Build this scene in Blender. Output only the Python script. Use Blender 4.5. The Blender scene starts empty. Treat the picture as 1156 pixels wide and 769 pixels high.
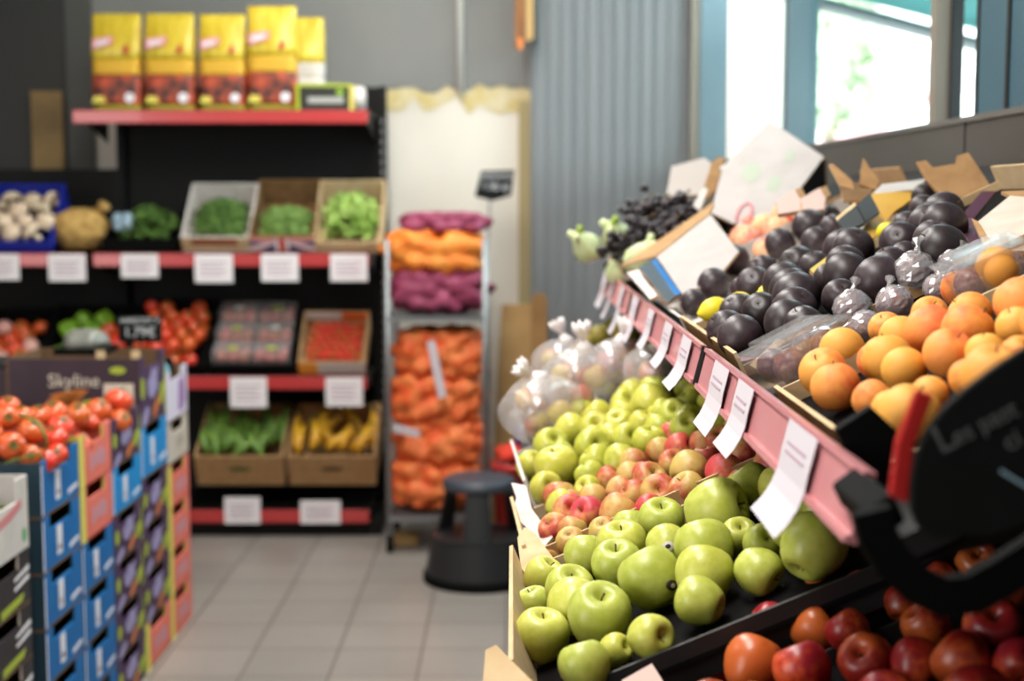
import bpy, math, random
import numpy as np
from mathutils import Vector, Matrix, Euler

random.seed(7)
scene = bpy.context.scene
C = scene.collection
R = math.radians

# ------------------------------------------------------------------ camera, world, light, exposure
EYE = Vector((0.0, 0.0, 1.45))
PITCH = math.atan(159.5 / 1605.0)
FPX = 1605.0
cam_d = bpy.data.cameras.new('camera')
cam = bpy.data.objects.new('camera', cam_d)
C.objects.link(cam)
cam.location = EYE
cam.rotation_euler = (math.pi / 2 - PITCH, 0, 0)
cam_d.sensor_width = 36.0
cam_d.lens = 50.0
cam_d.clip_start = 0.05
cam_d.dof.use_dof = True
cam_d.dof.focus_distance = 1.72
cam_d.dof.aperture_fstop = 3.7
scene.camera = cam

world = bpy.data.worlds.new('daylight')
scene.world = world
world.use_nodes = True
bg = world.node_tree.nodes['Background']
bg.inputs[0].default_value = (0.97, 0.985, 1.0, 1)
bg.inputs[1].default_value = 9.0

def area(name, loc, sx, sy, power, col=(1, 0.97, 0.92), rot=(0, 0, 0)):
    d = bpy.data.lights.new(name, 'AREA')
    d.shape = 'RECTANGLE'; d.size = sx; d.size_y = sy; d.energy = power; d.color = col
    o = bpy.data.objects.new(name, d); C.objects.link(o)
    o.location = loc; o.rotation_euler = rot
    return o
for i, (lx, ly, pw) in enumerate(((-0.45, 1.3, 50), (-0.5, 3.4, 42), (-0.5, 5.1, 32), (-2.6, 3.0, 18))):
    area('ceiling_tube_light', (lx, ly, 3.05), 0.5, 1.5, pw)

# fill light added out of view at the left, brightening the fruit's aisle side
area('shop_front_daylight', (-3.9, -0.6, 1.7), 2.4, 2.2, 75, (1, 0.99, 0.97), (0, R(-90), R(20)))

scene.view_settings.view_transform = 'Standard'
scene.view_settings.look = 'None'
scene.view_settings.exposure = 0.36
scene.view_settings.gamma = 1.0
scene.view_settings.use_curve_mapping = False
scene.cycles.use_denoising = True
scene.cycles.max_bounces = 8
scene.cycles.transparent_max_bounces = 12
scene.cycles.caustics_reflective = False
scene.cycles.caustics_refractive = False
scene.cycles.sample_clamp_indirect = 6.0

# ------------------------------------------------------------------ materials
def lin(c):
    out = []
    for v in c[:3]:
        v = v / 255.0
        out.append(v / 12.92 if v <= 0.04045 else ((v + 0.055) / 1.055) ** 2.4)
    return (*out, 1.0)

MATS = {}
def mat(name, col, rough=0.6, col2=None, scale=8.0, metal=0.0, bump=0.0, spec=0.5, coat=0.0, detail=4.0, stretch=None):
    if name in MATS:
        return MATS[name]
    m = bpy.data.materials.new(name); m.use_nodes = True
    nt = m.node_tree; N = nt.nodes; L = nt.links
    b = N['Principled BSDF']
    b.inputs['Roughness'].default_value = rough
    b.inputs['Metallic'].default_value = metal
    b.inputs['Specular IOR Level'].default_value = spec
    b.inputs['Coat Weight'].default_value = coat
    b.inputs['Base Color'].default_value = lin(col)
    if col2 is not None or bump:
        tc = N.new('ShaderNodeTexCoord'); mp = N.new('ShaderNodeMapping')
        if stretch: mp.inputs['Scale'].default_value = stretch
        L.new(tc.outputs['Object'], mp.inputs[0])
        nz = N.new('ShaderNodeTexNoise'); nz.inputs['Scale'].default_value = scale; nz.inputs['Detail'].default_value = detail
        L.new(mp.outputs[0], nz.inputs['Vector'])
        if col2 is not None:
            rp = N.new('ShaderNodeValToRGB')
            rp.color_ramp.elements[0].position = 0.35; rp.color_ramp.elements[0].color = lin(col)
            rp.color_ramp.elements[1].position = 0.68; rp.color_ramp.elements[1].color = lin(col2)
            L.new(nz.outputs[0], rp.inputs[0]); L.new(rp.outputs[0], b.inputs['Base Color'])
        if bump:
            bp = N.new('ShaderNodeBump'); bp.inputs['Strength'].default_value = bump; bp.inputs['Distance'].default_value = 0.01
            L.new(nz.outputs[0], bp.inputs['Height']); L.new(bp.outputs[0], b.inputs['Normal'])
    MATS[name] = m
    return m

def fruit_mat(name, ca, cb, rough=0.35, scale=14.0, lo=0.4, hi=0.6, vary=0.12, axis=None, speck=None, sss=0.0, coat=0.0, hue=0.012):
    """skin colour mixed from two pigments by noise (and a blush across one side), varied per fruit"""
    if name in MATS:
        return MATS[name]
    m = bpy.data.materials.new(name); m.use_nodes = True
    nt = m.node_tree; N = nt.nodes; L = nt.links
    b = N['Principled BSDF']; b.inputs['Roughness'].default_value = rough; b.inputs['Coat Weight'].default_value = coat
    b.inputs['Subsurface Weight'].default_value = sss; b.inputs['Subsurface Radius'].default_value = (0.006, 0.004, 0.002)
    tc = N.new('ShaderNodeTexCoord'); oi = N.new('ShaderNodeObjectInfo')
    add = N.new('ShaderNodeVectorMath'); add.operation = 'ADD'
    L.new(tc.outputs['Object'], add.inputs[0])
    mul = N.new('ShaderNodeMath'); mul.operation = 'MULTIPLY'; mul.inputs[1].default_value = 17.0
    L.new(oi.outputs['Random'], mul.inputs[0]); L.new(mul.outputs[0], add.inputs[1])
    nz = N.new('ShaderNodeTexNoise'); nz.inputs['Scale'].default_value = scale; nz.inputs['Detail'].default_value = 5
    L.new(add.outputs[0], nz.inputs['Vector'])
    fac = nz.outputs[0]
    if axis is not None:
        dp = N.new('ShaderNodeVectorMath'); dp.operation = 'DOT_PRODUCT'
        dp.inputs[1].default_value = axis
        L.new(tc.outputs['Object'], dp.inputs[0])
        ad = N.new('ShaderNodeMath'); ad.operation = 'ADD'
        L.new(dp.outputs['Value'], ad.inputs[0]); L.new(fac, ad.inputs[1])
        r2 = N.new('ShaderNodeMath'); r2.operation = 'MULTIPLY_ADD'; r2.inputs[1].default_value = 0.35; 
        L.new(oi.outputs['Random'], r2.inputs[0]); L.new(ad.outputs[0], r2.inputs[2])
        s3 = N.new('ShaderNodeMath'); s3.operation = 'SUBTRACT'; s3.inputs[1].default_value = 0.17
        L.new(r2.outputs[0], s3.inputs[0]); fac = s3.outputs[0]
    rp = N.new('ShaderNodeValToRGB')
    rp.color_ramp.elements[0].position = lo; rp.color_ramp.elements[0].color = lin(ca)
    rp.color_ramp.elements[1].position = hi; rp.color_ramp.elements[1].color = lin(cb)
    L.new(fac, rp.inputs[0])
    col = rp.outputs[0]
    if speck is not None:
        vo = N.new('ShaderNodeTexVoronoi'); vo.inputs['Scale'].default_value = 260
        L.new(tc.outputs['Object'], vo.inputs['Vector'])
        lt = N.new('ShaderNodeMath'); lt.operation = 'LESS_THAN'; lt.inputs[1].default_value = 0.16
        L.new(vo.outputs['Distance'], lt.inputs[0])
        sc = N.new('ShaderNodeMath'); sc.operation = 'MULTIPLY'; sc.inputs[1].default_value = 0.5
        L.new(lt.outputs[0], sc.inputs[0])
        mx = N.new('ShaderNodeMix'); mx.data_type = 'RGBA'
        L.new(sc.outputs[0], mx.inputs[0]); L.new(col, mx.inputs[6]); mx.inputs[7].default_value = lin(speck)
        col = mx.outputs[2]
    hs = N.new('ShaderNodeHueSaturation')
    mr = N.new('ShaderNodeMapRange'); mr.inputs[3].default_value = 1 - vary; mr.inputs[4].default_value = 1 + vary
    L.new(oi.outputs['Random'], mr.inputs[0]); L.new(mr.outputs[0], hs.inputs['Value'])
    mh = N.new('ShaderNodeMapRange'); mh.inputs[3].default_value = 0.5 + hue; mh.inputs[4].default_value = 0.5 - hue
    L.new(oi.outputs['Random'], mh.inputs[0]); L.new(mh.outputs[0], hs.inputs['Hue'])
    L.new(col, hs.inputs['Color']); L.new(hs.outputs[0], b.inputs['Base Color'])
    MATS[name] = m
    return m

def clear_mat(name, col=(255, 255, 255), opacity=0.12, rough=0.08, white=0.0):
    """thin clear plastic or glass: mostly see-through, some gloss, an optional milky share"""
    m = bpy.data.materials.new(name); m.use_nodes = True
    nt = m.node_tree; N = nt.nodes; L = nt.links
    N.remove(N['Principled BSDF'])
    out = [n for n in N if n.type == 'OUTPUT_MATERIAL'][0]
    t = N.new('ShaderNodeBsdfTransparent'); t.inputs[0].default_value = lin(col)
    g = N.new('ShaderNodeBsdfGlossy'); g.inputs['Roughness'].default_value = rough
    mx = N.new('ShaderNodeMixShader'); mx.inputs[0].default_value = opacity
    L.new(t.outputs[0], mx.inputs[1]); L.new(g.outputs[0], mx.inputs[2])
    last = mx
    if white:
        d = N.new('ShaderNodeBsdfDiffuse'); d.inputs[0].default_value = lin((245, 240, 240))
        m2 = N.new('ShaderNodeMixShader'); m2.inputs[0].default_value = white
        L.new(mx.outputs[0], m2.inputs[1]); L.new(d.outputs[0], m2.inputs[2]); last = m2
    L.new(last.outputs[0], out.inputs[0])
    MATS[name] = m
    return m

KRAFT = mat('kraft_cardboard', (178, 138, 92), 0.85, (160, 120, 78), 30, bump=0.1)
KRAFT_IN = mat('kraft_inside', (186, 148, 104), 0.9, (168, 130, 88), 40)
PALE_KRAFT = mat('pale_kraft', (205, 180, 140), 0.85, (190, 160, 118), 20)
WHITE_CARD = mat('white_card', (208, 201, 195), 0.75, (196, 188, 182), 18)
BEIGE_CARD = mat('beige_card', (205, 192, 178), 0.75, (192, 178, 162), 18)
PINK_CARD = mat('pink_card', (230, 120, 104), 0.7, (220, 108, 92), 12)
BLUE_CARD = mat('blue_card', (16, 106, 170), 0.7, (12, 96, 160), 12, spec=0.3)
BRIGHT_BLUE = mat('bright_blue_card', (20, 140, 204), 0.7, (16, 128, 196), 12, spec=0.3)
TEAL_DARK = mat('dark_teal_card', (22, 52, 66), 0.6)
PURPLE_CARD = mat('purple_card', (74, 50, 84), 0.7, (62, 42, 70), 12, spec=0.3)
DKPURPLE_CARD = mat('dark_purple_card', (56, 34, 46), 0.55, (48, 28, 40), 12)
BLACK_CARD = mat('black_card', (24, 23, 24), 0.6)
LAVENDER = mat('lavender_print', (156, 146, 184), 0.7, spec=0.3)
LEAF_PRINT = mat('leaf_print', (164, 176, 50), 0.6)
ORANGE_PRINT = mat('orange_print', (206, 120, 44), 0.6, (186, 100, 36), 60)
YELLOW_PRINT = mat('yellow_print', (222, 208, 92), 0.6)
WHITE_PRINT = mat('white_print', (232, 228, 232), 0.6)
GREY_PRINT = mat('grey_print', (120, 120, 126), 0.7)
RED_PRINT = mat('red_print', (214, 110, 116), 0.6)
GREEN_PRINT = mat('pale_green_print', (172, 178, 160), 0.7)
CREAM_PRINT = mat('cream_print', (214, 198, 180), 0.6)
BLACK_METAL = mat('black_metal', (12, 11, 10), 0.6, spec=0.25)
BLACK_PLASTIC = mat('black_plastic', (9, 10, 10), 0.8, spec=0.1)
GREY_METAL = mat('grey_metal', (150, 152, 154), 0.35, metal=0.8)
DARK_GREY = mat('dark_grey', (40, 40, 40), 0.7, spec=0.2)
RED_RAIL = mat('red_rail', (184, 58, 58), 0.25, spec=0.6, coat=0.3)
PINK_RAIL = mat('pink_rail', (206, 140, 143), 0.3, (198, 126, 130), 6, spec=0.6, coat=0.3)
PAPER = mat('paper_label', (198, 190, 196), 0.75)
INK = mat('ink', (130, 120, 130), 0.8)
CHALK = mat('chalk', (205, 208, 210), 0.9)
SLATE = mat('slate_board', (18, 21, 20), 0.7, (14, 16, 15), 20, spec=0.2)
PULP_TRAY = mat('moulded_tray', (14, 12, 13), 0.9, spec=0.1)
GREEN_TRAY = mat('green_tray', (28, 44, 24), 0.6)
STALK = mat('stalk', (92, 72, 38), 0.8)
CALYX = mat('calyx_green', (70, 96, 36), 0.7)
VINE = mat('vine_green', (98, 116, 50), 0.7)
STICKER_DARK = mat('sticker_dark', (58, 50, 46), 0.4)
STICKER_PALE = mat('sticker_pale', (214, 206, 200), 0.4)
CLEAR = clear_mat('clear_plastic', opacity=0.16, rough=0.12, white=0.06)
FILM = clear_mat('bag_film', opacity=0.16, rough=0.25, white=0.2)
GLASS = clear_mat('window_glass', (240, 250, 250), 0.06, 0.01)

# ------------------------------------------------------------------ mesh helpers
class MB:
    def __init__(s):
        s.v = []; s.f = []; s.m = []
    def add(s, verts, faces, mi=0, M=None):
        k = len(s.v)
        s.v += [tuple(M @ Vector(p)) if M is not None else tuple(p) for p in verts]
        s.f += [tuple(k + i for i in f) for f in faces]
        s.m += ([mi] * len(faces)) if isinstance(mi, int) else list(mi)
        return s
    def box(s, x0, x1, y0, y1, z0, z1, mi=0, M=None):
        """mi: int, or a dict over '-x +x -y +y -z +z' with 'o' for the others"""
        vs = [(x, y, z) for z in (z0, z1) for y in (y0, y1) for x in (x0, x1)]
        fs = [(0, 2, 3, 1), (4, 5, 7, 6), (0, 1, 5, 4), (2, 6, 7, 3), (0, 4, 6, 2), (1, 3, 7, 5)]
        keys = ['-z', '+z', '-y', '+y', '-x', '+x']
        mm = mi if isinstance(mi, int) else [mi.get(k, mi.get('o', 0)) for k in keys]
        return s.add(vs, fs, mm, M)
    def prism(s, pts, vec, mi=0, M=None, back=None):
        n = len(pts); vec = Vector(vec)
        vs = [Vector(p) for p in pts] + [Vector(p) + vec for p in pts]
        fs = [tuple(range(n - 1, -1, -1)), tuple(range(n, 2 * n))] + [(i, (i + 1) % n, n + (i + 1) % n, n + i) for i in range(n)]
        ms = [mi, back if back is not None else mi] + [back if back is not None else mi] * n
        return s.add(vs, fs, ms, M)
    def lathe(s, prof, seg=24, mi=0, M=None, mod=None):
        """prof: (r, z) from bottom to top; mod(angle, z) scales r"""
        vs = []; fs = []
        for r, z in prof:
            for k in range(seg):
                a = 2 * math.pi * k / seg
                q = r * (mod(a, z) if mod else 1)
                vs.append((q * math.cos(a), q * math.sin(a), z))
        for i in range(len(prof) - 1):
            for k in range(seg):
                a, b = i * seg + k, i * seg + (k + 1) % seg
                fs.append((a, b, b + seg, a + seg))
        if prof[0][0] > 1e-5: fs.append(tuple(range(seg - 1, -1, -1)))
        if prof[-1][0] > 1e-5: fs.append(tuple((len(prof) - 1) * seg + k for k in range(seg)))
        return s.add(vs, fs, mi, M)
    def tube(s, pts, r, seg=8, mi=0, M=None):
        pts = [Vector(p) for p in pts]; n = len(pts)
        rs = r if isinstance(r, (list, tuple)) else [r] * n
        vs = []; fs = []; up = None
        for i, p in enumerate(pts):
            t = (pts[min(i + 1, n - 1)] - pts[max(i - 1, 0)]).normalized()
            if up is None: up = t.orthogonal().normalized()
            up = (up - t * up.dot(t)).normalized(); w = t.cross(up)
            for k in range(seg):
                a = 2 * math.pi * k / seg
                vs.append(p + (up * math.cos(a) + w * math.sin(a)) * rs[i])
        for i in range(n - 1):
            for k in range(seg):
                a, b = i * seg + k, i * seg + (k + 1) % seg
                fs.append((a, b, b + seg, a + seg))
        fs.append(tuple(range(seg - 1, -1, -1))); fs.append(tuple((n - 1) * seg + k for k in range(seg)))
        return s.add(vs, fs, mi, M)
    def ball(s, c, r, seg=12, rings=8, mi=0, M=None):
        rx, ry, rz = r if isinstance(r, (tuple, list)) else (r, r, r)
        vs = [(c[0], c[1], c[2] - rz)]; fs = []
        for i in range(1, rings):
            t = -math.pi / 2 + math.pi * i / rings
            for k in range(seg):
                a = 2 * math.pi * k / seg
                vs.append((c[0] + rx * math.cos(t) * math.cos(a), c[1] + ry * math.cos(t) * math.sin(a), c[2] + rz * math.sin(t)))
        vs.append((c[0], c[1], c[2] + rz)); top = len(vs) - 1
        for k in range(seg):
            fs.append((0, 1 + (k + 1) % seg, 1 + k))
            b = 1 + (rings - 2) * seg
            fs.append((top, b + k, b + (k + 1) % seg))
        for i in range(rings - 2):
            for k in range(seg):
                a, b = 1 + i * seg + k, 1 + i * seg + (k + 1) % seg
                fs.append((a, b, b + seg, a + seg))
        return s.add(vs, fs, mi, M)
    def build(s, name, mats, parent=None, smooth=False, loc=None, M=None, bevel=0.0):
        me = bpy.data.meshes.new(name)
        me.from_pydata(s.v, [], s.f)
        if not isinstance(mats, (list, tuple)): mats = [mats]
        for m in mats: me.materials.append(m)
        me.polygons.foreach_set('material_index', s.m)
        if smooth: me.polygons.foreach_set('use_smooth', [True] * len(s.f))
        me.update()
        o = bpy.data.objects.new(name, me); C.objects.link(o)
        if parent is not None: o.parent = parent
        if M is not None: o.matrix_local = M
        if loc is not None: o.location = loc
        if bevel:
            b = o.modifiers.new('soft_edges', 'BEVEL'); b.width = bevel; b.segments = 2; b.limit_method = 'ANGLE'
        return o

def tag(o, label=None, cat=None, group=None, kind=None):
    if label: o['label'] = label
    if cat: o['category'] = cat
    if group: o['group'] = group
    if kind: o['kind'] = kind
    return o
def empty(name, M=None, loc=None):
    o = bpy.data.objects.new(name, None); C.objects.link(o); o.empty_display_size = 0.05
    if M is not None: o.matrix_world = M
    if loc is not None: o.location = loc
    return o
def copy_tree(o, parent=None):
    c = o.copy(); C.objects.link(c)
    if parent is not None: c.parent = parent
    for ch in list(o.children): copy_tree(ch, c)
    return c
def text_mesh(body, size, M, material, parent, name='lettering', ext=0.0006, align='CENTER', shear=0.0):
    cu = bpy.data.curves.new('lettering', 'FONT'); cu.body = body; cu.size = size; cu.extrude = ext
    cu.align_x = align; cu.align_y = 'CENTER'; cu.shear = shear
    t = bpy.data.objects.new('lettering_source', cu); C.objects.link(t)
    dg = bpy.context.evaluated_depsgraph_get(); dg.update()
    me = bpy.data.meshes.new_from_object(t.evaluated_get(dg))
    bpy.data.objects.remove(t); bpy.data.curves.remove(cu)
    me.materials.clear(); me.materials.append(material)
    o = bpy.data.objects.new(name, me); C.objects.link(o)
    o.parent = parent; o.matrix_local = M
    return o

RIGHT = Vector((1, 0, 0)); FWD = Vector((0, math.cos(PITCH), -math.sin(PITCH))); UP = Vector((0, math.sin(PITCH), math.cos(PITCH)))
def ray(px, py):
    d = FWD + RIGHT * ((px - 578) / FPX) + UP * ((384.5 - py) / FPX)
    return d / d.y
def W(px, py, Y):
    return EYE + ray(px, py) * Y
def basis(o, ex, ey, ez):
    M = Matrix.Identity(4)
    for i, a in enumerate((ex, ey, ez)):
        a = Vector(a)
        for r in range(3): M[r][i] = a[r]
    for r in range(3): M[r][3] = o[r]
    return M
PLANES = {}
def panel(name, pts, th, mats, parent=None, away=True):
    """a sheet of card with thickness th through the world points pts; material 0 on the side towards the camera, 1 on the rest"""
    pts = [Vector(p) for p in pts]
    c = sum(pts, Vector()) / len(pts)
    n = Vector()
    for i, p in enumerate(pts):
        q = pts[(i + 1) % len(pts)]; n += (p - c).cross(q - c)
    n.normalize()
    if n.dot(c - EYE) < 0: n = -n
    base = [EYE + (p - EYE) * ((c - EYE).dot(n) / (p - EYE).dot(n)) for p in pts]
    PLANES[name] = (c, n)
    b = MB(); b.prism([p - c for p in base], n * th, 0, back=1 if isinstance(mats, (list, tuple)) and len(mats) > 1 else 0)
    o = b.build(name, mats, parent)
    if parent is not None:
        o.matrix_local = parent.matrix_world.inverted() @ Matrix.Translation(c)
    else:
        o.location = c
    return o
ORD = ['nearest', 'second', 'third', 'fourth', 'fifth', 'sixth', 'seventh', 'eighth', 'ninth', 'tenth', 'eleventh', 'twelfth', 'thirteenth', 'fourteenth', 'fifteenth', 'sixteenth']

# ------------------------------------------------------------------ the setting
def structure(name, b, mats, **k):
    o = b.build(name, mats, **k); o['kind'] = 'structure'; return o

def tile_mat():
    m = bpy.data.materials.new('floor_tiles'); m.use_nodes = True
    nt = m.node_tree; N = nt.nodes; L = nt.links; b = N['Principled BSDF']
    tc = N.new('ShaderNodeTexCoord'); mp = N.new('ShaderNodeMapping')
    mp.inputs['Location'].default_value = (0.02, 0.1, 0)
    L.new(tc.outputs['Object'], mp.inputs[0])
    br = N.new('ShaderNodeTexBrick'); br.offset = 0.0; br.squash = 1.0
    br.inputs['Scale'].default_value = 1.0; br.inputs['Brick Width'].default_value = 0.27; br.inputs['Row Height'].default_value = 0.27
    br.inputs['Mortar Size'].default_value = 0.004; br.inputs['Mortar Smooth'].default_value = 0.3
    br.inputs['Color1'].default_value = lin((152, 144, 137)); br.inputs['Color2'].default_value = lin((143, 136, 129)); br.inputs['Mortar'].default_value = lin((96, 90, 84))
    L.new(mp.outputs[0], br.inputs['Vector'])
    nz = N.new('ShaderNodeTexNoise'); nz.inputs['Scale'].default_value = 3.0; nz.inputs['Detail'].default_value = 6
    L.new(tc.outputs['Object'], nz.inputs['Vector'])
    mr = N.new('ShaderNodeMapRange'); mr.inputs[3].default_value = 0.82; mr.inputs[4].default_value = 1.12
    L.new(nz.outputs[0], mr.inputs[0])
    mx = N.new('ShaderNodeMix'); mx.data_type = 'RGBA'; mx.blend_type = 'MULTIPLY'; mx.inputs[0].default_value = 1
    L.new(br.outputs['Color'], mx.inputs[6]); L.new(mr.outputs[0], mx.inputs[7])
    L.new(mx.outputs[2], b.inputs['Base Color']); b.inputs['Roughness'].default_value = 0.38
    return m
XR = 0.92          # inner face of the window wall
YB = 6.62          # back wall
structure('floor', MB().box(-4.2, 1.25, -2.6, 7.4, -0.1, 0), tile_mat())
structure('ceiling', MB().box(-4.2, 1.25, -2.6, 7.4, 3.2, 3.3), mat('ceiling_paint', (200, 198, 192), 0.9))
structure('wall_left', MB().box(-4.3, -4.2, -2.6, 7.4, 0, 3.2), mat('dim_paint', (120, 116, 110), 0.9))
structure('wall_rear', MB().box(-4.2, 1.25, -2.7, -2.6, 0, 3.2), mat('rear_paint', (170, 166, 160), 0.9))
PLASTER = mat('old_plaster', (230, 222, 210), 0.85, (212, 203, 190), 1.6, stretch=(1, 1, 0.5))
TORN = mat('torn_yellow_plaster', (206, 186, 128), 0.9, (222, 210, 180), 14)
GREYPAINT = mat('grey_wall_paint', (132, 131, 128), 0.75, (122, 122, 120), 2)
structure('wall_back', MB().box(-4.2, 1.25, YB, YB + 0.15, 0, 3.2), PLASTER)
# upper painted part with a torn lower edge
ub = MB(); zz = 1.955
xs = [-4.2, -1.6, -0.62] + [-0.6 + 0.05 * i for i in range(15)] + [0.12]
rr = random.Random(3)
low = [(x, YB - 0.012, zz + (rr.uniform(-0.02, 0.025) if x > -0.65 else 0)) for x in xs]
ub.prism(low + [(0.12, YB - 0.012, 3.2), (-4.2, YB - 0.012, 3.2)], (0, 0.0115, 0))
structure('trim_1', ub, GREYPAINT)
tb = MB()
low2 = [(x, YB - 0.006, zz - (0.03 + rr.uniform(0, 0.1))) for x in xs[2:]]
tb.prism(low2 + [(0.12, YB - 0.006, zz + 0.06), (-0.62, YB - 0.006, zz + 0.06)], (0, 0.0055, 0))
structure('trim_2', tb, TORN)
# conduit pipe on the upper wall
structure('trim_3', MB().tube([(-0.235, YB - 0.03, 1.93), (-0.235, YB - 0.03, 3.2)], 0.016, 10), mat('pipe_white', (214, 212, 206), 0.5), smooth=True)
# dark sheets at the back wall's far left, shade put into their colour
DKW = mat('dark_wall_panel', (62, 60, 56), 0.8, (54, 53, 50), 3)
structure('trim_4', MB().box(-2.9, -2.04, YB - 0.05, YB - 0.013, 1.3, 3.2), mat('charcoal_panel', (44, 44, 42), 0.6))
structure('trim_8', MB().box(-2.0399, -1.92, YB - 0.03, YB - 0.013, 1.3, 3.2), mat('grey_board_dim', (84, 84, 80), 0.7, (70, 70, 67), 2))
structure('trim_5', MB().box(-2.19, -2.05, YB - 0.075, YB - 0.051, 1.3, 1.94), mat('tan_strip', (150, 122, 78), 0.8, (118, 98, 66), 5))
# grey boarded column between the plaster and the window
CB = MB(); CB.box(0.085, 0.8, YB - 0.13, YB - 0.001, 0, 3.2)
for i in range(11):
    x = 0.105 + i * 0.06
    CB.box(x, x + 0.045, YB - 0.136, YB - 0.129, 0, 3.2)
structure('wall_column', CB, mat('grey_boarding', (128, 130, 132), 0.65, (118, 121, 124), 2.0, stretch=(6, 1, 0.3)))
structure('trim_6', MB().box(0.03, 0.084, YB - 0.03, YB - 0.0125, 0, 1.9), mat('yellowed_edge', (176, 160, 118), 0.8))
# window wall: parapet with dark metal panels, openings, posts
SILL = 1.617
DPANEL = mat('dark_metal_panel', (64, 60, 55), 0.4, (57, 54, 50), 3, spec=0.6)
RW = MB()
RW.box(XR + 0.012, XR + 0.16, -2.6, 7.4, 0, SILL - 0.012)
for y0, y1 in ((-2.6, -0.6), (-0.59, 1.4), (1.41, 2.91), (2.922, 5.0), (5.01, 7.4)):
    RW.box(XR, XR + 0.0125, y0, y1, 0, SILL - 0.012)
structure('wall_right', RW, DPANEL)
structure('trim_7', MB().box(XR - 0.006, XR + 0.2, -2.6, 7.4, SILL - 0.012, SILL), mat('sill_strip', (96, 92, 88), 0.4))
structure('wall_right_upper', MB().box(XR + 0.02, XR + 0.16, -2.6, 7.4, 2.75, 3.2), GREYPAINT)
structure('wall_right_pier', MB().box(XR + 0.02, XR + 0.16, -2.6, 2.35, SILL, 2.75), mat('blue_panel', (58, 92, 106), 0.5, (52, 85, 100), 3))
FRAME = mat('blue_window_frame', (100, 122, 131), 0.45, (92, 114, 124), 3)
FRAME2 = mat('grey_window_post', (132, 124, 112), 0.5)
FRAME3 = mat('black_window_post', (24, 24, 26), 0.5)
def window(name, y0, y1, parts):
    e = empty(name, loc=(XR + 0.09, (y0 + y1) / 2, SILL)); e['kind'] = 'structure'
    w = MB().box(-0.004, 0.004, -(y1 - y0) / 2, (y1 - y0) / 2, 0, 1.13); w.build('pane', GLASS, e)
    for (a, c, xa, xb, m) in parts:
        MB().box(xa - XR - 0.09, xb - XR - 0.09, a - (y0 + y1) / 2, c - (y0 + y1) / 2, 0, 1.133).build('frame_post', m, e)
    return e
structure('wall_corner', MB().box(0.8, 0.95, YB - 0.13, YB - 0.001, 0, 3.2), FRAME2)
window('window_1', 4.95, 6.48, [(6.42, 6.485, 0.838, 0.962, FRAME), (6.43, 6.486, 0.8, 0.8375, FRAME2)])
window('window_2', 3.13, 4.95, [(4.9, 5.0, XR + 0.02, XR + 0.12, FRAME)])
window('window_3', 2.5, 3.12, [(3.13, 3.18, XR, XR + 0.03, FRAME2), (3.12, 3.18, XR + 0.0301, XR + 0.055, FRAME3), (2.36, 2.842, XR + 0.0, XR + 0.12, MATS['blue_panel']), (2.8421, 2.86, XR - 0.002, XR + 0.02, FRAME3), (2.665, 2.68, XR - 0.004, XR - 0.0001, FRAME3)])

# ------------------------------------------------------------------ outdoors through the window
structure('pavement', MB().box(1.25, 60, -20, 80, -0.12, -0.02), mat('pavement', (170, 170, 168), 0.9, (150, 150, 150), 3))
aw = empty('shop_awning', loc=(1.1, 4.0, 2.32))
AWN = mat('teal_canvas', (0, 150, 150), 0.7, (10, 140, 142), 4)
MB().prism([(0, -3.0, 0.03), (0.95, -3.0, -0.20), (0.95, 2.0, -0.20), (0, 2.0, 0.03)], (0, 0, 0.012)).build('canvas', AWN, aw)
MB().tube([(0.02, 1.96, -0.03), (0.95, 1.96, -0.27)], 0.03, 8).build('arm', GREY_METAL, aw)
MB().tube([(0.02, -1.0, -0.02), (0.95, -1.0, -0.25)], 0.016, 8).build('arm', GREY_METAL, aw)
MB().box(0.94, 0.97, -3.0, 2.0, -0.34, -0.19).build('valance', AWN, aw)
tag(aw, 'teal canvas shop awning sloping out above the window outside', 'awning')
PALEW = mat('pale_render', (236, 232, 226), 0.9, (228, 222, 214), 2)
def building(loc, w, d, h, cols, label, extra):
    e = empty('building', loc=loc)
    MB().box(0, w, 0, d, 0, h).build('wall', cols[0], e)
    MB().box(-0.3, w + 0.3, -0.3, d + 0.3, h, h + 0.3).build('roof', cols[1], e)
    for (x, z, ww, hh) in extra:
        f = MB().box(x, x + ww, -0.08, 0.02, z, z + hh).build('window', cols[2], e)
        MB().box(x + 0.1, x + ww - 0.1, -0.09, -0.081, z + 0.1, z + hh - 0.1).build('pane', cols[3], f)
    tag(e, label, 'building'); return e
PANE = mat('far_pane', (170, 180, 190), 0.2)
building((4.2, 34, -0.02), 14, 6, 9.5, [PALEW, WHITE_CARD, WHITE_PRINT, PANE], 'pale rendered building across the street beyond the window', [(5.2, 3.2, 1.2, 1.6), (9, 3.2, 1.2, 1.6), (2.2, 3.2, 1.2, 1.6)])
building((6.2, 26, -0.02), 1.8, 3, 3.35, [mat('rose_brick', (206, 150, 150), 0.9, (196, 140, 142), 4), WHITE_CARD, WHITE_PRINT, PANE], 'low rose coloured brick building seen through the window', [(1.1, 1.2, 0.5, 1.0)])
vn = empty('delivery_van', loc=(4.0, 13.6, -0.02))
b = MB(); b.prism([(0, 0, 0.4), (0, 0, 2.2), (0.25, 0, 2.45), (2.9, 0, 2.45), (3.5, 0, 1.5), (4.3, 0, 1.3), (4.4, 0, 0.4)], (0, 1.9, 0))
b.build('van_body', mat('van_white', (240, 240, 242), 0.3), vn, bevel=0.04)
MB().prism([(2.5, -0.012, 2.2), (2.95, -0.012, 2.2), (3.35, -0.012, 1.55), (2.5, -0.012, 1.55)], (0, 0.011, 0)).build('window', mat('van_glass', (90, 100, 110), 0.1), vn)
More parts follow.
